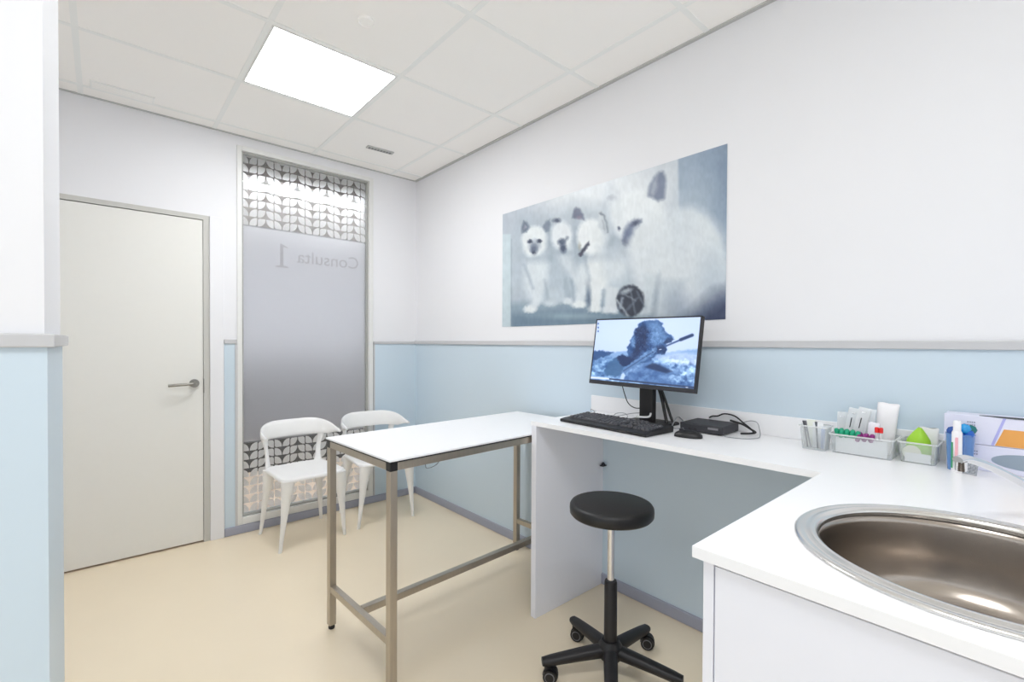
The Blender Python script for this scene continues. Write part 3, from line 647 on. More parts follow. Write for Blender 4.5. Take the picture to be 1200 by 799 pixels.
# ------------------------------------------------------------------ chairs
def rrect(cx, cy, hx, hy, r, z, n=6, front_bulge=0.0):
    pts = []
    for (sx, sy, a0) in ((1, 1, 0), (-1, 1, PI / 2), (-1, -1, PI), (1, -1, 1.5 * PI)):
        for k in range(n + 1):
            a = a0 + k / n * PI / 2; pts.append([cx + sx * (hx - r) + r * math.cos(a), cy + sy * (hy - r) + r * math.sin(a), z])
    for p in pts:
        if p[1] < cy: p[0] = cx + (p[0] - cx) * (1 + 0.07 * min(1, (cy - p[1]) / hy))
    return [tuple(p) for p in pts]
def make_chair(loc, rz, label):
    c = empty('side_chair', loc, label, 'chair', 'white moulded chairs by the frosted window', rz)
    # seat shell with a gentle dish
    bm = NB()
    ringz = [(0.0, 0.418), (0.90, 0.418), (0.99, 0.424), (1.0, 0.434), (0.985, 0.443), (0.93, 0.446), (0.75, 0.439), (0.45, 0.433), (0.15, 0.431)]
    rings = []
    for k, z in ringz:
        k = max(k, 0.02); rings.append(rrect(0, -0.035, 0.192 * k, 0.205 * k, 0.07 * k, z))
    loft(bm, rings); obj('seat', bm, M_chair, c, smooth=True, angle=60)
    # wrap-round back band
    bm = NB(); rings = []; N = 40
    for i in range(N + 1):
        f = i / N; ph = PI * f
        x = -0.232 * math.copysign(abs(math.cos(ph)) ** 0.75, math.cos(ph)); y = -0.050 + 0.225 * (math.sin(ph) ** 0.55)
        m_ = math.sin(ph)
        top = 0.672 + 0.068 * min(1, m_ ** 0.8 * 1.05); bot = 0.655 - 0.028 * min(1, m_ * 2.2) + 0.010 * max(0, m_ - 0.6)
        ln = math.hypot(x, y - 0.0) + 1e-6; nx, ny = x / ln, (y + 0.03) / ln
        tk = 0.009; lean = 0.022 * m_
        ring = []
        for a in range(12):
            q_ = 2 * PI * a / 12; zz = (top + bot) / 2 + (top - bot) / 2 * math.sin(q_) ; off = tk * math.cos(q_) + lean * (zz - 0.63) / 0.1
            ring.append((x + nx * off, y + ny * off, zz))
        rings.append(ring)
    loft(bm, rings); obj('backrest', bm, M_chair, c, smooth=True, angle=70)
    for s in (-1, 1):
        bm = NB()
        P_ = [(s * 0.160, 0.150, 0.424), (s * 0.165, 0.158, 0.47), (s * 0.168, 0.164, 0.53), (s * 0.176, 0.160, 0.585), (s * 0.186, 0.152, 0.635), (s * 0.190, 0.148, 0.665)]
        P2 = spline(P_, 5); wd = np.interp(np.linspace(0, 1, len(P2)), [0, .25, .5, .75, 1], [0.032, 0.019, 0.016, 0.024, 0.042])
        rings = []
        for p_, w_ in zip(P2, wd):
            d = Vector((0.75, -0.66 * s, 0)).normalized(); e_ = Vector((0.66 * s, 0.75, 0)).normalized()
            rings.append([p_ + d * (w_ * math.cos(2 * PI * k / 12)) + e_ * (0.010 * math.sin(2 * PI * k / 12)) for k in range(12)])
        loft(bm, rings); obj('back_support', bm, M_chair, c, smooth=True, angle=60)
    for sx in (-1, 1):
        for sy in (-1, 1):
            top_ = Vector((sx * 0.158, -0.205 if sy < 0 else 0.138, 0.425)); bot_ = Vector((sx * 0.200, sy * 0.192, 0.0))
            bm = NB(); rings = []
            for k in range(9):
                f = k / 8; p_ = top_.lerp(bot_, f); w_ = 0.026 * (1 - f) ** 2 + 0.0165 - 0.006 * f
                if k == 0: p_.z = 0.432
                if k == 8: p_.z = 0.001
                rings.append([(p_.x + w_ * math.cos(2 * PI * j / 12) * 1.0, p_.y + w_ * 0.85 * math.sin(2 * PI * j / 12), p_.z) for j in range(12)])
            loft(bm, rings); obj('leg', bm, M_chair, c, smooth=True, angle=60)
    return c
ch = make_chair((-1.003, -0.286, 0), math.radians(3.0), 'white moulded chair nearer the door, left of the two by the frosted window')
c2 = copy_tree(ch); c2.location = (-0.475, -0.262, 0); c2.rotation_euler = (0, 0, math.radians(-3.5))
c2['label'] = 'white moulded chair nearer the blue corner, partly behind the steel table'

# ------------------------------------------------------------------ stool
st = empty('stool', (-0.532, -2.418, 0), 'round black swivel stool with chrome post and castors under the desk', 'stool')
bm = NB(); lathe(bm, [(0, 0.612), (0.135, 0.612), (0.150, 0.616), (0.157, 0.624), (0.158, 0.640), (0.157, 0.652), (0.152, 0.660), (0.140, 0.6635), (0.0, 0.6645)], 72)
obj('seat', bm, M_leather, st, smooth=True, angle=50)
bm = NB(); lathe(bm, [(0, 0.598), (0.06, 0.598), (0.065, 0.602), (0.065, 0.6125), (0, 0.6125)], 32); obj('seat_plate', bm, M_black, st)
bm = NB(); lathe(bm, [(0, 0.34), (0.0135, 0.34), (0.0135, 0.600), (0, 0.600)], 28); obj('gas_piston', bm, M_chrome, st, smooth=True)
bm = NB(); lathe(bm, [(0, 0.08), (0.025, 0.08), (0.024, 0.36), (0.021, 0.366), (0.014, 0.367), (0, 0.367)], 32); obj('column_sleeve', bm, M_black, st, smooth=True)
bm = NB(); lathe(bm, [(0, 0.070), (0.040, 0.070), (0.048, 0.082), (0.046, 0.115), (0.032, 0.138), (0, 0.137)], 32); obj('hub', bm, M_black, st, smooth=True)
for k in range(5):
    a = math.radians(2 + 72 * k); d = Vector((math.cos(a), math.sin(a), 0)); nrm = Vector((-d.y, d.x, 0))
    bm = NB(); rings = []
    for f in np.linspace(0, 1, 9):
        r = 0.025 + 0.240 * f; zt = 0.122 - 0.030 * f - 0.006 * f * f; hw = 0.027 - 0.006 * f; hh = 0.046 - 0.016 * f
        if f == 1: hw *= 0.8; hh *= 0.85
        cc = d * r + Vector((0, 0, zt - hh / 2)); ring = []
        for j in range(12):
            q_ = 2 * PI * j / 12; cx_, sx_ = math.cos(q_), math.sin(q_)
            ring.append(cc + nrm * (hw * math.copysign(abs(cx_) ** .7, cx_)) + Vector((0, 0, hh / 2 * math.copysign(abs(sx_) ** .7, sx_))))
        rings.append(ring)
    loft(bm, rings); arm = obj('base_arm', bm, M_black, st, smooth=True, angle=60)
    # castor trailing to one side
    ca = math.radians([300, 292, 305, 285, 312][k]); hd = Vector((math.cos(ca), math.sin(ca), 0)); ax = Vector((-hd.y, hd.x, 0))
    pc = d * 0.245; wc = pc + hd * 0.012 + Vector((0, 0, 0.0262))
    bm = NB(); cyl(bm, pc + Vector((0, 0, 0.04)), pc + Vector((0, 0, 0.066)), 0.012, 16)
    rings = []
    for f in np.linspace(-0.9, PI + 0.1, 12):
        rr0, rr1 = 0.0235, 0.029
        c0 = wc + hd * (rr0 * math.cos(f)) + Vector((0, 0, rr0 * math.sin(f))); c1 = wc + hd * (rr1 * math.cos(f)) + Vector((0, 0, rr1 * math.sin(f)))
        rings.append([c0 - ax * 0.009, c0 + ax * 0.009, c1 + ax * 0.009, c1 - ax * 0.009])
    loft(bm, rings); cs = obj('castor', bm, M_black, arm, smooth=True, angle=40)
    for sd in (-1, 1):
        w0 = wc + ax * (sd * 0.0105); w1 = wc + ax * (sd * 0.0235)
        bm = NB(); cyl(bm, w0, w1, 0.0255, 28); cyl(bm, w1, w1 + ax * sd * 0.001, 0.019, 28, mi=1); cyl(bm, w1 + ax * sd * 0.001, w1 + ax * sd * 0.002, 0.0155, 28)
        cs2 = obj('castor_wheel', bm, [M_black, M_rubber], arm, smooth=True, angle=40)

# ------------------------------------------------------------------ monitor
WT = 0.9102
mo = empty('monitor', (-0.16, -2.327, WT), 'black desktop monitor on the desk showing a blue wallpaper', 'monitor')
scr = Vector((-0.208 + 0.16, 0, 1.231 - WT)); tilt = 0.155; yaw = -0.022
nx = Vector((-math.cos(yaw), -math.sin(yaw), 0)); vr = (-nx).cross(Vector((0, 0, 1))); upv = Vector((0, 0, 1)) * math.cos(tilt) - nx * math.sin(tilt); nf = vr.cross(upv).normalized()
roll_ = math.radians(-0.5)
vr, upv = vr * math.cos(roll_) + upv * math.sin(roll_), -vr * math.sin(roll_) + upv * math.cos(roll_)
if nf.dot(nx) < 0: nf = -nf
def mp(a, b, c): return scr + vr * a + upv * b + nf * c
def obox(bm, a0, a1, b0, b1, c0, c1, mi=0):
    vs_ = box(bm, a0, a1, b0, b1, c0, c1, mi)
    for v in vs_: v.co = mp(*v.co)
bm = NB(); obox(bm, -0.27, 0.27, -0.156, 0.156, -0.022, 0.0); obox(bm, -0.16, 0.16, -0.12, 0.08, -0.045, -0.022); obj('casing', bm, M_black, mo, bevel=0.002)
bm = NB(); bz = 0.006
obox(bm, -0.27, 0.27, 0.156 - bz, 0.156, 0.0, 0.002); obox(bm, -0.27, 0.27, -0.156, -0.156 + 0.018, 0.0, 0.003); obox(bm, -0.27, -0.27 + bz, -0.138, 0.15, 0, 0.002); obox(bm, 0.27 - bz, 0.27, -0.138, 0.15, 0, 0.002)
obj('bezel', bm, M_dark, mo)
picture('screen', 260, 150, [(80, 66), (1050, 52), (995, 745 - 22), (20, 640)], lambda u, v: tuple(mp(-0.264 + u * 0.528, 0.150 - v * 0.288, 0.0012)), paint_screen, picture_mat('lit_screen', 0.3, 0.52), mo)
bm = NB(); box(bm, -0.005, 0.027, -0.034, 0.034, 0.006, 0.33); obj('stand_column', bm, M_black, mo, bevel=0.004)
bm = NB(); rings = []
loft(bm, [rrect(0.03, 0, 0.080 * k, 0.105 * k, 0.02, z) for k, z in ((1, 0.0), (1, 0.006), (0.96, 0.010))]); obj('stand_base', bm, M_black, mo, smooth=True)
bm = NB(); tube(bm, spline([(0.03, -0.04, 0.17), (0.035, -0.055, 0.12), (0.03, -0.075, 0.05), (0.02, -0.09, 0.014)], 6), 0.007, 10); tube(bm, spline([(0.03, -0.05, 0.17), (0.04, -0.07, 0.11), (0.035, -0.10, 0.04), (0.03, -0.12, 0.006)], 6), 0.006, 10)
obj('cable_bundle', bm, M_black, mo, smooth=True)

# keyboard
kb = empty('keyboard', (-0.418, -2.265, WT), 'black full-size keyboard at the front of the desk', 'keyboard', rz=math.radians(-3.1 + 0))
KD, KL = 0.185, 0.47
bm = NB(); rings = []
for y in (-KL / 2, KL / 2):
    rings.append([(0, y, 0.001), (0, y, 0.012), (0.03, y, 0.0165), (KD, y, 0.027), (KD + 0.002, y, 0.022), (KD, y, 0.001)])
loft(bm, rings); obj('base', bm, M_black, kb, bevel=0.002)
bm = NB(); sl = 0.0105 / (KD - 0.03)
def key(x, y, w, d):
    zb = 0.0165 + (x - 0.03) * sl + 0.0008
    vs_ = []
    for (hh, k) in ((0, 1.0), (0.0075, 0.70)):
        for (sx, sy) in ((-1, -1), (1, -1), (1, 1), (-1, 1)): vs_.append(bm.verts.new((x + sx * d / 2 * k, y + sy * w / 2 * k, zb + hh + sx * d / 2 * k * sl)))
    for f in ((0, 1, 5, 4), (1, 2, 6, 5), (2, 3, 7, 6), (3, 0, 4, 7), (4, 5, 6, 7)): bm.faces.new([vs_[i] for i in f])
for r in range(6):
    x = 0.050 + r * 0.0205 + (0.004 if r == 5 else 0)
    y = KL / 2 - 0.018
    if r == 0: wl_ = [1.25] * 3 + [6.2] + [1.25] * 4
    elif r == 5: wl_ = [1] + [None, 1, 1, 1, 1, -.5, 1, 1, 1, 1, -.5, 1, 1, 1, 1]
    else: wl_ = [1.2 + 0.25 * (4 - r)] + [1] * 12 + [1.8 - 0.25 * (4 - r)]
    for wv in wl_:
        if wv is None: y -= 0.019; continue
        if wv < 0: y += wv * 0.019; continue
        wk = wv * 0.0188; key(x, y - wk / 2, wk - 0.002, 0.018); y -= wk
    for k in range(3):
        if r in (2,) : break
        if r == 1 and k != 1: continue
        key(x, -0.068 - k * 0.0188 - 0.019, 0.0168, 0.018)
    if r < 5:
        for k in range(4): key(x, -0.1525 - k * 0.0188 + 0.0, 0.0168, 0.018)
obj('keys', bm, M_key, kb)
# mouse
ms = empty('mouse', (-0.292, -2.598, WT), 'small black computer mouse beside the mini computer', 'mouse', rz=math.radians(105))
bm = NB(); rings = []
for f in np.linspace(0, PI, 13):
    x = -0.052 * math.cos(f); s = math.sin(f) ** 0.6 if f not in (0, PI) else 0.05; s = max(s, 0.08)
    hw = 0.030 * s; hh = 0.027 * s * (0.82 + 0.18 * math.cos((x + 0.01) / 0.052))
    rings.append([(x, hw * math.cos(q_), 0.001 + max(0, hh * math.sin(q_))) for q_ in np.linspace(0, PI, 12)] )
loft(bm, rings); mb = obj('shell', bm, M_black, ms, smooth=True, angle=60)
bm = NB(); cyl(bm, (0.025, -0.003, 0.025), (0.025, 0.003, 0.025), 0.009, 18); obj('scroll_wheel', bm, M_dark, ms)
# mini computer
pcn = empty('mini_computer', (-0.096, -2.588, WT), 'flat black mini computer lying right of the monitor', 'computer', rz=math.radians(2))
bm = NB(); box(bm, -0.086, 0.072, -0.088, 0.088, 0.003, 0.036); obj('case', bm, M_dark, pcn, bevel=0.004)
bm = NB(); box(bm, -0.0875, -0.086, -0.070, -0.030, 0.020, 0.028); obj('front_label', bm, mat('grey_label', (130, 130, 134), 0.4), pcn)
bm = NB(); box(bm, -0.0872, -0.086, 0.04, 0.052, 0.012, 0.018); box(bm, -0.0872, -0.086, 0.015, 0.027, 0.012, 0.018); obj('port', bm, M_black, pcn)
for sx in (-0.07, 0.055):
    for sy in (-0.07, 0.07):
        bm = NB(); lathe(bm, [(0, 0), (0.008, 0), (0.008, 0.003), (0, 0.003)], 12, (sx, sy, 0)); obj('rubber_foot', bm, M_black, pcn)
# cables
def cable(pts, r, mt, label, nm='cable'):
    o0 = Vector(pts[0]); bm = NB(); tube(bm, spline([Vector(p) - o0 for p in pts], 8), r, 8)
    o = obj(nm, bm, mt, smooth=True, loc=tuple(o0)); return tag(o, label, 'cable')
z0 = WT + 0.003
M_wire = mat('grey_cable', (150, 152, 156), 0.4); M_bw = mat('black_cable', (28, 28, 30), 0.5)
cable([(-0.13, -2.17, 1.09), (-0.11, -2.175, 1.03), (-0.10, -2.19, 0.985), (-0.09, -2.22, 0.965), (-0.085, -2.26, 0.968), (-0.10, -2.285, 0.972)], 0.0022, M_bw, 'thin black lead looping down behind the left half of the monitor')
cable([(-0.205, -2.05, z0 + 0.025), (-0.19, -2.035, z0 + 0.034), (-0.175, -2.045, z0 + 0.024), (-0.19, -2.06, z0 + 0.010), (-0.17, -2.075, z0 + 0.001), (-0.11, -2.12, z0), (-0.07, -2.19, z0 + 0.02), (-0.04, -2.27, z0 + 0.03)], 0.0017, M_wire, 'thin grey lead curling behind the keyboard')
cable([(-0.145, -2.125, z0), (-0.12, -2.14, z0 + 0.02), (-0.11, -2.18, z0 + 0.022), (-0.13, -2.205, z0 + 0.008), (-0.17, -2.19, z0)], 0.0015, M_wire, 'small grey loop of wire left of the monitor foot')
cable([(-0.275, -2.35, 0.957), (-0.25, -2.38, 0.956), (-0.225, -2.385, 0.958), (-0.20, -2.375, 0.966)], 0.0045, mat('pale_plug', (205, 205, 205), 0.4), 'pale plug end lying behind the keyboard')
cable([(-0.235, -2.545, WT + 0.02), (-0.20, -2.48, WT + 0.008), (-0.15, -2.452, WT + 0.016), (-0.10, -2.446, WT + 0.04), (-0.06, -2.448, WT + 0.02)], 0.003, M_wire, 'pale lead running from the mouse to the back of the monitor')
cable([(-0.024, -2.55, z0 + 0.040), (-0.026, -2.565, z0 + 0.048), (-0.03, -2.59, z0 + 0.052), (-0.035, -2.62, z0 + 0.065), (-0.03, -2.66, z0 + 0.06), (-0.045, -2.70, z0 + 0.04), (-0.055, -2.735, z0 + 0.02), (-0.06, -2.75, z0 + 0.004)], 0.0030, M_bw, 'black power lead humped over the back of the mini computer')
cable([(-0.06, -2.655, z0 + 0.045), (-0.055, -2.70, z0 + 0.035), (-0.06, -2.74, z0 + 0.018), (-0.075, -2.76, z0 + 0.012), (-0.07, -2.735, z0 + 0.004), (-0.09, -2.71, z0 + 0.003)], 0.0040, M_bw, 'thick black plugs and lead right of the mini computer')
cable([(-0.04, -2.68, z0 + 0.03), (-0.035, -2.72, z0 + 0.048), (-0.035, -2.75, z0 + 0.045), (-0.045, -2.765, z0 + 0.015), (-0.07, -2.775, z0), (-0.12, -2.785, z0), (-0.165, -2.765, z0), (-0.185, -2.725, z0), (-0.188, -2.69, z0)], 0.0016, M_wire, 'thin pale lead looping on the desk right of the mini computer')

# ------------------------------------------------------------------ trays and supplies beside the sink
def tray(name, x0, x1, y0, y1, h, mt, label, liner=None, cat='tray', t=0.0022, flare=0.006):
    e = empty(name, ((x0 + x1) / 2, (y0 + y1) / 2, WT), label, cat)
    hx, hy = (x1 - x0) / 2, (y1 - y0) / 2
    bm = NB(); R = []
    for (k, z) in ((-flare, 0.0), (0, h), (-t, h), (-flare - t, t)): R.append(rrect2(hx + k, hy + k, 0.008, z))
    loft(bm, R); obj('shell', bm, mt, e, smooth=True, angle=40)
    bm = NB()
    R = [rrect2(hx + k, hy + k, 0.009, z) for k, z in ((0.0, h - 0.004), (0.003, h - 0.004), (0.003, h), (0.0, h))]
    loft(bm, R + [R[0]], caps=False); obj('rim', bm, M_milky, e)
    if liner:
        bm = NB(); box(bm, -hx + flare + 0.0035, -hx + flare + 0.0050, -hy + flare + 0.010, hy - flare - 0.010, 0.003, liner); obj('card_liner', bm, M_white, e)
    return e
def rrect2(hx, hy, r, z, n=4):
    pts = []
    for (sx, sy, a0) in ((1, 1, 0), (-1, 1, PI / 2), (-1, -1, PI), (1, -1, 1.5 * PI)):
        for k in range(n + 1):
            a = a0 + k / n * PI / 2; pts.append((sx * (hx - r) + r * math.cos(a), sy * (hy - r) + r * math.sin(a), z))
    return pts
tray('clear_box', -0.172, -0.098, -3.022, -2.942, 0.082, M_clear, 'small clear plastic box of thin instruments, leftmost of the containers', cat='box')
tray('supply_tray', -0.158, -0.030, -3.196, -3.028, 0.064, M_clear, 'long clear tray with white front holding wrapped syringes', liner=0.054)
tray('supply_tray', -0.140, -0.030, -3.296, -3.204, 0.064, M_clear, 'short clear tray holding a lime green sachet, beside the blue cup', liner=0.030)
def colour(n, c, r=0.45): return mat(n, c, r, vary=0.04)
zt = WT + 0.0032
# instruments in the clear box
for k, (x, y, c, lab, tx, ty) in enumerate(((-0.150, -2.962, (90, 90, 95), 'dark thin probe leaning in the left of the clear box', -0.006, 0.012), (-0.150, -2.972, (120, 120, 126), 'grey thin probe standing behind the dark one in the clear box', -0.002, 0.018), (-0.150, -2.992, (95, 98, 106), 'dark stick standing in the middle of the clear box', -0.006, 0.004))):
    bm = NB(); tube(bm, [(0, 0, 0.002), (tx * 0.8, ty * 0.8, 0.075), (tx, ty, 0.092)], [0.0028, 0.0028, 0.004], 10); o = obj('probe', bm, colour('probe%d' % k, c), loc=(x, y, zt), smooth=True); tag(o, lab, 'probe', 'thin instruments in the clear box')
for k, (x, y, w_, hgt_, c, lab) in enumerate(((-0.128, -2.986, 0.030, 0.086, (236, 238, 240), 'white paper sachet standing in the clear box'), (-0.118, -2.962, 0.028, 0.092, (232, 236, 226), 'pale sachet at the back left of the clear box'), (-0.142, -3.004, 0.010, 0.075, (170, 184, 214), 'narrow blue packet at the right of the clear box'))):
    bm = NB(); rings = [[(-0.003 * s, -w_ / 2, z), (0.003 * s, -w_ / 2, z), (0.004 * s, 0, z), (0.003 * s, w_ / 2, z), (-0.003 * s, w_ / 2, z), (-0.004 * s, 0, z)] for z, s in ((0.001, 0.3), (0.012, 1), (hgt_ * 0.5, 1.2), (hgt_ - 0.010, 1), (hgt_, 0.2))]
    loft(bm, rings); o = obj('sachet', bm, colour('sachet%d' % k, c), loc=(x, y, zt), smooth=True); o.rotation_euler = (0, 0.06, 0.2 - 0.2 * k); tag(o, lab, 'packet', 'packets in the clear box')
# wrapped syringes in the long tray
M_wrap = clear('wrapper_film', (240, 242, 244), 0.5, 0.25)
specs = [(-0.050, -3.040, 0.120, 0.030, 6, 'leftmost short white wrapper in the long tray, without a visible plunger', None),
         (-0.076, -3.058, 0.140, 0.034, -10, 'tall wrapped syringe with black line, left of the standing row', 1),
         (-0.098, -3.084, 0.148, 0.034, -14, 'wrapped syringe with black line, second of the standing row', 1),
         (-0.082, -3.106, 0.142, 0.036, -8, 'wrapped syringe with black line, left of the red capped pair', 1),
         (-0.050, -3.085, 0.128, 0.034, -2, 'white wrapper standing at the back of the long tray', None)]
for k, (x, y, hg, w_, lean, lab, mark) in enumerate(specs):
    e = empty('wrapped_syringe', (x, y, zt + 0.002), lab, 'syringe', 'wrapped syringes in the long tray', rz=math.radians(8)); e.rotation_euler = (math.radians(-lean * 0.7), math.radians(8), math.radians(5 * k - 8))
    bm = NB(); rings = [[(-0.004 * s, -w_ / 2, z), (0.004 * s, -w_ / 2, z), (0.007 * s, 0, z), (0.004 * s, w_ / 2, z), (-0.004 * s, w_ / 2, z), (-0.007 * s, 0, z)] for z, s in ((0.0, 0.2), (0.012, 1), (hg * 0.5, 1.2), (hg - 0.014, 1), (hg, 0.15))]
    loft(bm, rings); obj('wrapper', bm, M_wrap, e, smooth=True)
    bm = NB(); cyl(bm, (0, 0, 0.02), (0, 0, hg - 0.055), 0.0052, 14); cyl(bm, (0, 0, hg - 0.055), (0, 0, hg - 0.018), 0.0025, 10); cyl(bm, (0, 0, hg - 0.018), (0, 0, hg - 0.015), 0.008, 14); obj('barrel', bm, colour('syringe_white', (244, 244, 246)), e, smooth=True)
    if mark:
        bm = NB(); cyl(bm, (-0.0085, 0.002, hg * 0.52), (-0.0085, 0.002, hg * 0.76), 0.0014, 8); obj('black_plunger', bm, M_black, e)
# red capped tubes
for k, y in enumerate((-3.152, -3.163)):
    e = empty('blood_tube', (-0.142, y, zt + 0.002), ['clear sample tube with red cap, left of the pair', 'clear sample tube with red cap, right of the pair'][k], 'tube', 'red-capped tubes at the end of the long tray')
    bm = NB(); lathe(bm, [(0, 0), (0.003, 0.001), (0.0042, 0.004), (0.0042, 0.078), (0, 0.078)], 14); obj('tube', bm, M_milky, e, smooth=True)
    bm = NB(); lathe(bm, [(0, 0.076), (0.0054, 0.076), (0.0056, 0.090), (0.004, 0.093), (0, 0.093)], 14); obj('cap', bm, colour('red_cap', (220, 30, 28)), e, smooth=True)
# large wrapped roll of gauze behind
def pouch(loc, w_, hg, th, mt, label, cat, rot, nm, grp=None):
    bm = NB(); rings = []
    for z, s, k in ((0, 0.2, 1), (0.01, 0.8, 1), (hg * 0.4, 1.15, 0.98), (hg * 0.8, 1, 1.0), (hg - 0.008, 0.5, 1.02), (hg, 0.1, 1.03)):
        rings.append([(th / 2 * s * math.cos(q_) + 0.0008 * math.sin(9 * q_ + z * 90), w_ / 2 * k * math.copysign(abs(math.sin(q_)) ** 0.6, math.sin(q_)), z + 0.002 * math.sin(5 * q_)) for q_ in np.linspace(0, 2 * PI, 20, endpoint=False)])
    loft(bm, rings); o = obj(nm, bm, mt, loc=loc, smooth=True, angle=70); o.rotation_euler = rot; return tag(o, label, cat, grp)
pouch((-0.060, -3.152, zt), 0.056, 0.165, 0.022, colour('pouch_white', (238, 236, 238)), 'tall white wrapped pouch behind the red-capped tubes', 'packet', (0.08, 0.12, 0.1), 'wrapped_pouch')
pouch((-0.120, -3.135, zt), 0.030, 0.105, 0.012, colour('pouch_pale', (228, 228, 236)), 'small pale wrapper left of the red-capped tubes', 'packet', (0.05, 0.1, 0.1), 'wrapped_pouch')
# green and purple needle caps
for grp, c, yc, n_, nm in (('green', (20, 160, 120), -3.070, 7, 'green needle hubs'), ('purple', (142, 44, 124), -3.116, 6, 'purple needle hubs')):
    for k in range(n_):
        y = yc + 0.022 - 0.044 * k / (n_ - 1); x = -0.138 + 0.012 * (k % 2)
        bm = NB(); lathe(bm, [(0, 0), (0.0032, 0), (0.0035, 0.035), (0.0034, 0.030), (0.0074, 0.034), (0.0070, 0.055), (0.0048, 0.059), (0, 0.059)], 12)
        o = obj('needle_cap', bm, colour(grp + '_plastic', c), loc=(x, y, zt + 0.016 + (0.006 if grp == 'green' else 0) - 0.008 * abs(k - n_ / 2) / n_), smooth=True); o.rotation_euler = (0.25 * (-1) ** k, -0.2, 0)
        tag(o, grp + ' plastic needle hub in the row at the front of the long tray', 'needle cap', nm + ' in the long tray')
# lime cone and cream disc in the short tray
bm = NB()
rings = [[(k * 0.034 * math.cos(q_) * 0.6, k * 0.031 * math.sin(q_) + dy, z + 0.002 * math.sin(4 * q_)) for q_ in np.linspace(0, 2 * PI, 16, endpoint=False)] for k, z, dy in ((0.7, 0.0, 0.0), (1, 0.02, 0), (1.0, 0.045, 0), (0.9, 0.062, 0), (0.55, 0.080, -0.001), (0.25, 0.093, -0.002), (0.08, 0.098, -0.002))]
loft(bm, rings); o = obj('green_sachet', bm, colour('lime_green', (160, 212, 52)), loc=(-0.080, -3.245, zt + 0.001), smooth=True, angle=50); tag(o, 'lime green peaked sachet in the short clear tray', 'packet')
bm = NB(); cyl(bm, (-0.002, 0, 0.022), (0.002, 0, 0.022), 0.022, 32); o = obj('cotton_pad', bm, colour('cream_cotton', (238, 236, 216)), loc=(-0.124, -3.235, zt + 0.0045), smooth=True); o.rotation_euler = (0, 0.08, 0); tag(o, 'round cream cotton pad upright at the front of the short tray', 'pad')
pouch((-0.045, -3.262, zt + 0.002), 0.050, 0.095, 0.010, colour('pouch_white', (238, 236, 238)), 'white pouch standing behind the lime green sachet', 'packet', (0, 0.05, 0), 'wrapped_pouch')
# blue cup with caps
cp = empty('plastic_cup', (-0.130, -3.343, WT), 'blue tinted clear plastic cup holding blue caps', 'cup')
bm = NB(); R = [(0.026, 0.0), (0.031, 0.102), (0.032, 0.103), (0.032, 0.106), (0.030, 0.106), (0.0285, 0.1), (0.0245, 0.003)]
lathe(bm, R, 40); obj('shell', bm, M_bluecup, cp, smooth=True)
caps = [(-0.010, 0.017, 0.108, (44, 84, 160), 0.013, 'dark blue ball cap at the left of the blue cup'), (-0.014, -0.010, 0.118, (40, 150, 215), 0.015, 'sky blue ball cap at the top of the blue cup'), (-0.012, -0.020, 0.104, (24, 96, 190), 0.012, 'royal blue ball cap at the front right of the blue cup'), (0.010, -0.022, 0.114, (20, 110, 110), 0.014, 'teal ball cap at the far right of the blue cup')]
for x, y, z, c, r, lab in caps:
    e = empty('swab_stick', (-0.130 + x * 0.8, -3.343 + y * 0.8, WT + 0.004), lab, 'stick', 'ball-capped sticks in the blue cup')
    bm = NB(); cyl(bm, (0, 0, 0), (x * 0.15, y * 0.15, z - 0.012), 0.0035, 12); obj('handle', bm, colour('stick_blue', (70, 130, 210)), e, smooth=True)
    bm = NB(); lathe(bm, [(0, -r), (r * 0.7, -r * 0.7), (r, 0), (r * 0.7, r * 0.7), (0, r)], 24, (x * 0.15, y * 0.15, z)); obj('cap', bm, colour('cap%d' % int(c[0]), c, 0.25), e, smooth=True, angle=90)
# ointment tube, box stripe cards
tu = empty('ointment_tube', (-0.172, -3.340, WT), 'white and pink tube standing in front of the blue cup', 'tube', rz=math.radians(-25))
bm = NB(); rings = []
for z, a_, b_ in ((0.0005, 0.0015, 0.0135), (0.03, 0.006, 0.013), (0.07, 0.009, 0.012), (0.112, 0.0105, 0.0115), (0.118, 0.008, 0.009), (0.120, 0.006, 0.007)):
    rings.append([(a_ * math.cos(q_), b_ * math.sin(q_), z) for q_ in np.linspace(0, 2 * PI, 24, endpoint=False)])
loft(bm, rings); tbd = obj('body', bm, colour('tube_white', (240, 238, 240)), tu, smooth=True, angle=50)
bm = NB(); box(bm, -0.0098, -0.0090, -0.008, -0.001, 0.045, 0.10); obj('pink_stripe', bm, colour('tube_pink', (240, 180, 190)), tu)
bm = NB(); box(bm, -0.0098, -0.0090, 0.004, 0.008, 0.012, 0.085); obj('green_stripe', bm, colour('tube_green', (60, 150, 100)), tu)
bm = NB(); lathe(bm, [(0, 0.119), (0.0085, 0.119), (0.0085, 0.142), (0.007, 0.146), (0, 0.147)], 20); obj('cap', bm, colour('tube_white', (240, 238, 240)), tu, smooth=True)
for k, (x, y, w_, hg, c, lab) in enumerate(((-0.142, -3.353, 0.009, 0.072, (226, 150, 60), 'thin orange packet inside the blue cup'), (-0.135, -3.362, 0.010, 0.074, (28, 82, 180), 'thin dark blue packet at the right inside the blue cup'))):
    bm = NB(); box(bm, -0.002, 0.002, -w_ / 2, w_ / 2, 0.0005, hg); o = obj('stick_packet', bm, colour('stick_pack%d' % k, c), loc=(x, y, WT + 0.004), bevel=0.001); tag(o, lab, 'packet')
bm = NB(); rings = [[(-0.003, -0.017, z), (0.003, -0.017, z), (0.003, 0.017, z), (-0.003, 0.017, z)] for z in (0.0, 0.034)]
loft(bm, rings)
for i in range(2):
    for j in range(3): lathe(bm, [(0, -0.0), (0.0045, 0.0), (0.003, 0.003), (0, 0.0035)], 12, (0.0, 0.0, 0.0))
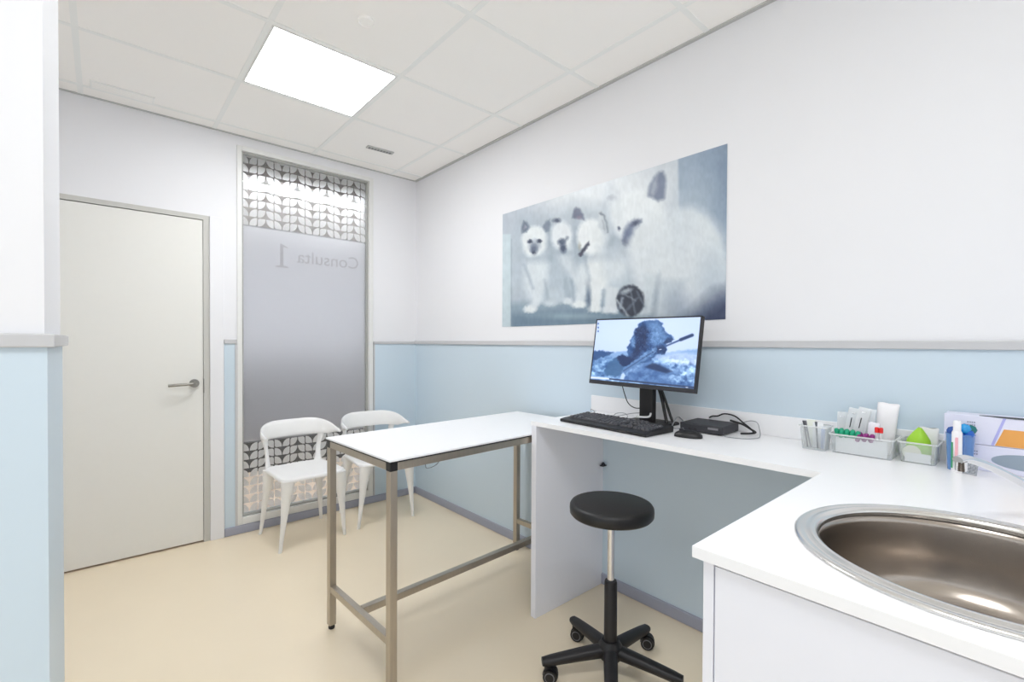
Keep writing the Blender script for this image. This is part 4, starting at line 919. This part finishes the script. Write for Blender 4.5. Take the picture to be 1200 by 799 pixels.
bm.free(); bm = NB(); box(bm, -0.0012, 0.0012, -0.018, 0.018, 0.0, 0.040)
for i in range(3):
    for j in range(3):
        yy, zz = -0.011 + 0.011 * i, 0.009 + 0.011 * j
        tube(bm, [(-0.001, yy, zz), (-0.004, yy, zz), (-0.0055, yy, zz)], [0.0046, 0.0036, 0.0015], 12)
o = obj('blister_pack', bm, mat('foil', (176, 180, 186), 0.25, 0.8), loc=(-0.176, -3.364, WT + 0.0003)); o.rotation_euler = (0, 0.30, -0.3); tag(o, 'silver foil blister pack leaning on the blue cup', 'pack')

# glove boxes
M_card = mat('lavender_white_card', (226, 226, 242), 0.45, vary=0.02)
M_vio = mat('violet_print', (178, 178, 232), 0.45); M_org = mat('orange_print', (232, 164, 84), 0.45)
M_txt = mat('grey_print', (150, 152, 172), 0.5)
BXF, BXB = -0.092, -0.018
def gbox(z, h, y0, y1, label, top):
    e = empty('glove_box', ((BXF + BXB) / 2, (y0 + y1) / 2, z), label, 'box'); hx, hy = (BXB - BXF) / 2, (y1 - y0) / 2
    bm = NB(); box(bm, -hx, hx, -hy, hy, 0.0002, h - 0.0004); obj('carton', bm, M_card, e, bevel=0.0015)
    xf = -hx - 0.0004
    bm = NB()
    if top:
        vs_ = [(hy - 0.17, 0.0), (hy - 0.20, h), (-hy, h), (-hy, 0.0)]
        a_ = [bm.verts.new((xf, y_, min(h - 0.002, max(0.002, z_)))) for y_, z_ in ((hy - 0.105, 0.002), (hy - 0.128, h), (hy - 0.122, h), (hy - 0.099, 0.002))]
        b_ = [bm.verts.new((-hx, v.co.y, v.co.z)) for v in a_]; bm.faces.new(a_); bm.faces.new(b_[::-1])
        for i in range(4): bm.faces.new((a_[i], a_[(i + 1) % 4], b_[(i + 1) % 4], b_[i]))
        obj('violet_stripe', bm, M_vio, e)
        bm = NB(); a_ = [bm.verts.new((xf, y_, z_)) for y_, z_ in ((hy - 0.107, 0.002), (hy - 0.124, 0.050), (-hy + 0.01, 0.050), (-hy + 0.01, 0.002))]
        b_ = [bm.verts.new((-hx, v.co.y, v.co.z)) for v in a_]; bm.faces.new(a_); bm.faces.new(b_[::-1])
        for i in range(4): bm.faces.new((a_[i], a_[(i + 1) % 4], b_[(i + 1) % 4], b_[i]))
        obj('orange_print', bm, M_org, e)
        bm = NB(); lathe(bm, [(0, h - 0.0006), (1, h - 0.0006), (1, h + 0.0002), (0, h + 0.0002)], 32)
        for v in bm.verts: v.co.x = v.co.x * 0.018 - 0.022; v.co.y = v.co.y * 0.075 - 0.02
        obj('opening', bm, M_slot, e)
    else:
        bm = NB(); lathe(bm, [(0, 0), (1, 0), (1, 1), (0, 1)], 40)
        for v in bm.verts: x_, y_, z_ = v.co; v.co = Vector((-hx - 0.0006 * z_ , hy - 0.172 + 0.078 * y_, 0.036 + 0.022 * x_))
        obj('opening', bm, mat('grey_opening', (150, 164, 178), 0.6), e)
    bm = NB()
    for (yy, zz, ww) in ((hy - 0.050, h - 0.022, 0.022), (hy - 0.050, h - 0.030, 0.018)):
        for q_ in range(int(ww / 0.0045)): box(bm, xf, -hx, yy - q_ * 0.0045 - 0.003, yy - q_ * 0.0045, zz, zz + 0.004)
    obj('small_print', bm, M_txt, e)
    return e
gbox(WT, 0.074, -3.565, -3.310, 'lower white glove box with a grey oval opening against the wall', False)
gbox(WT + 0.0745, 0.082, -3.560, -3.304, 'upper lavender glove box with orange corner, stacked on the white one', True)
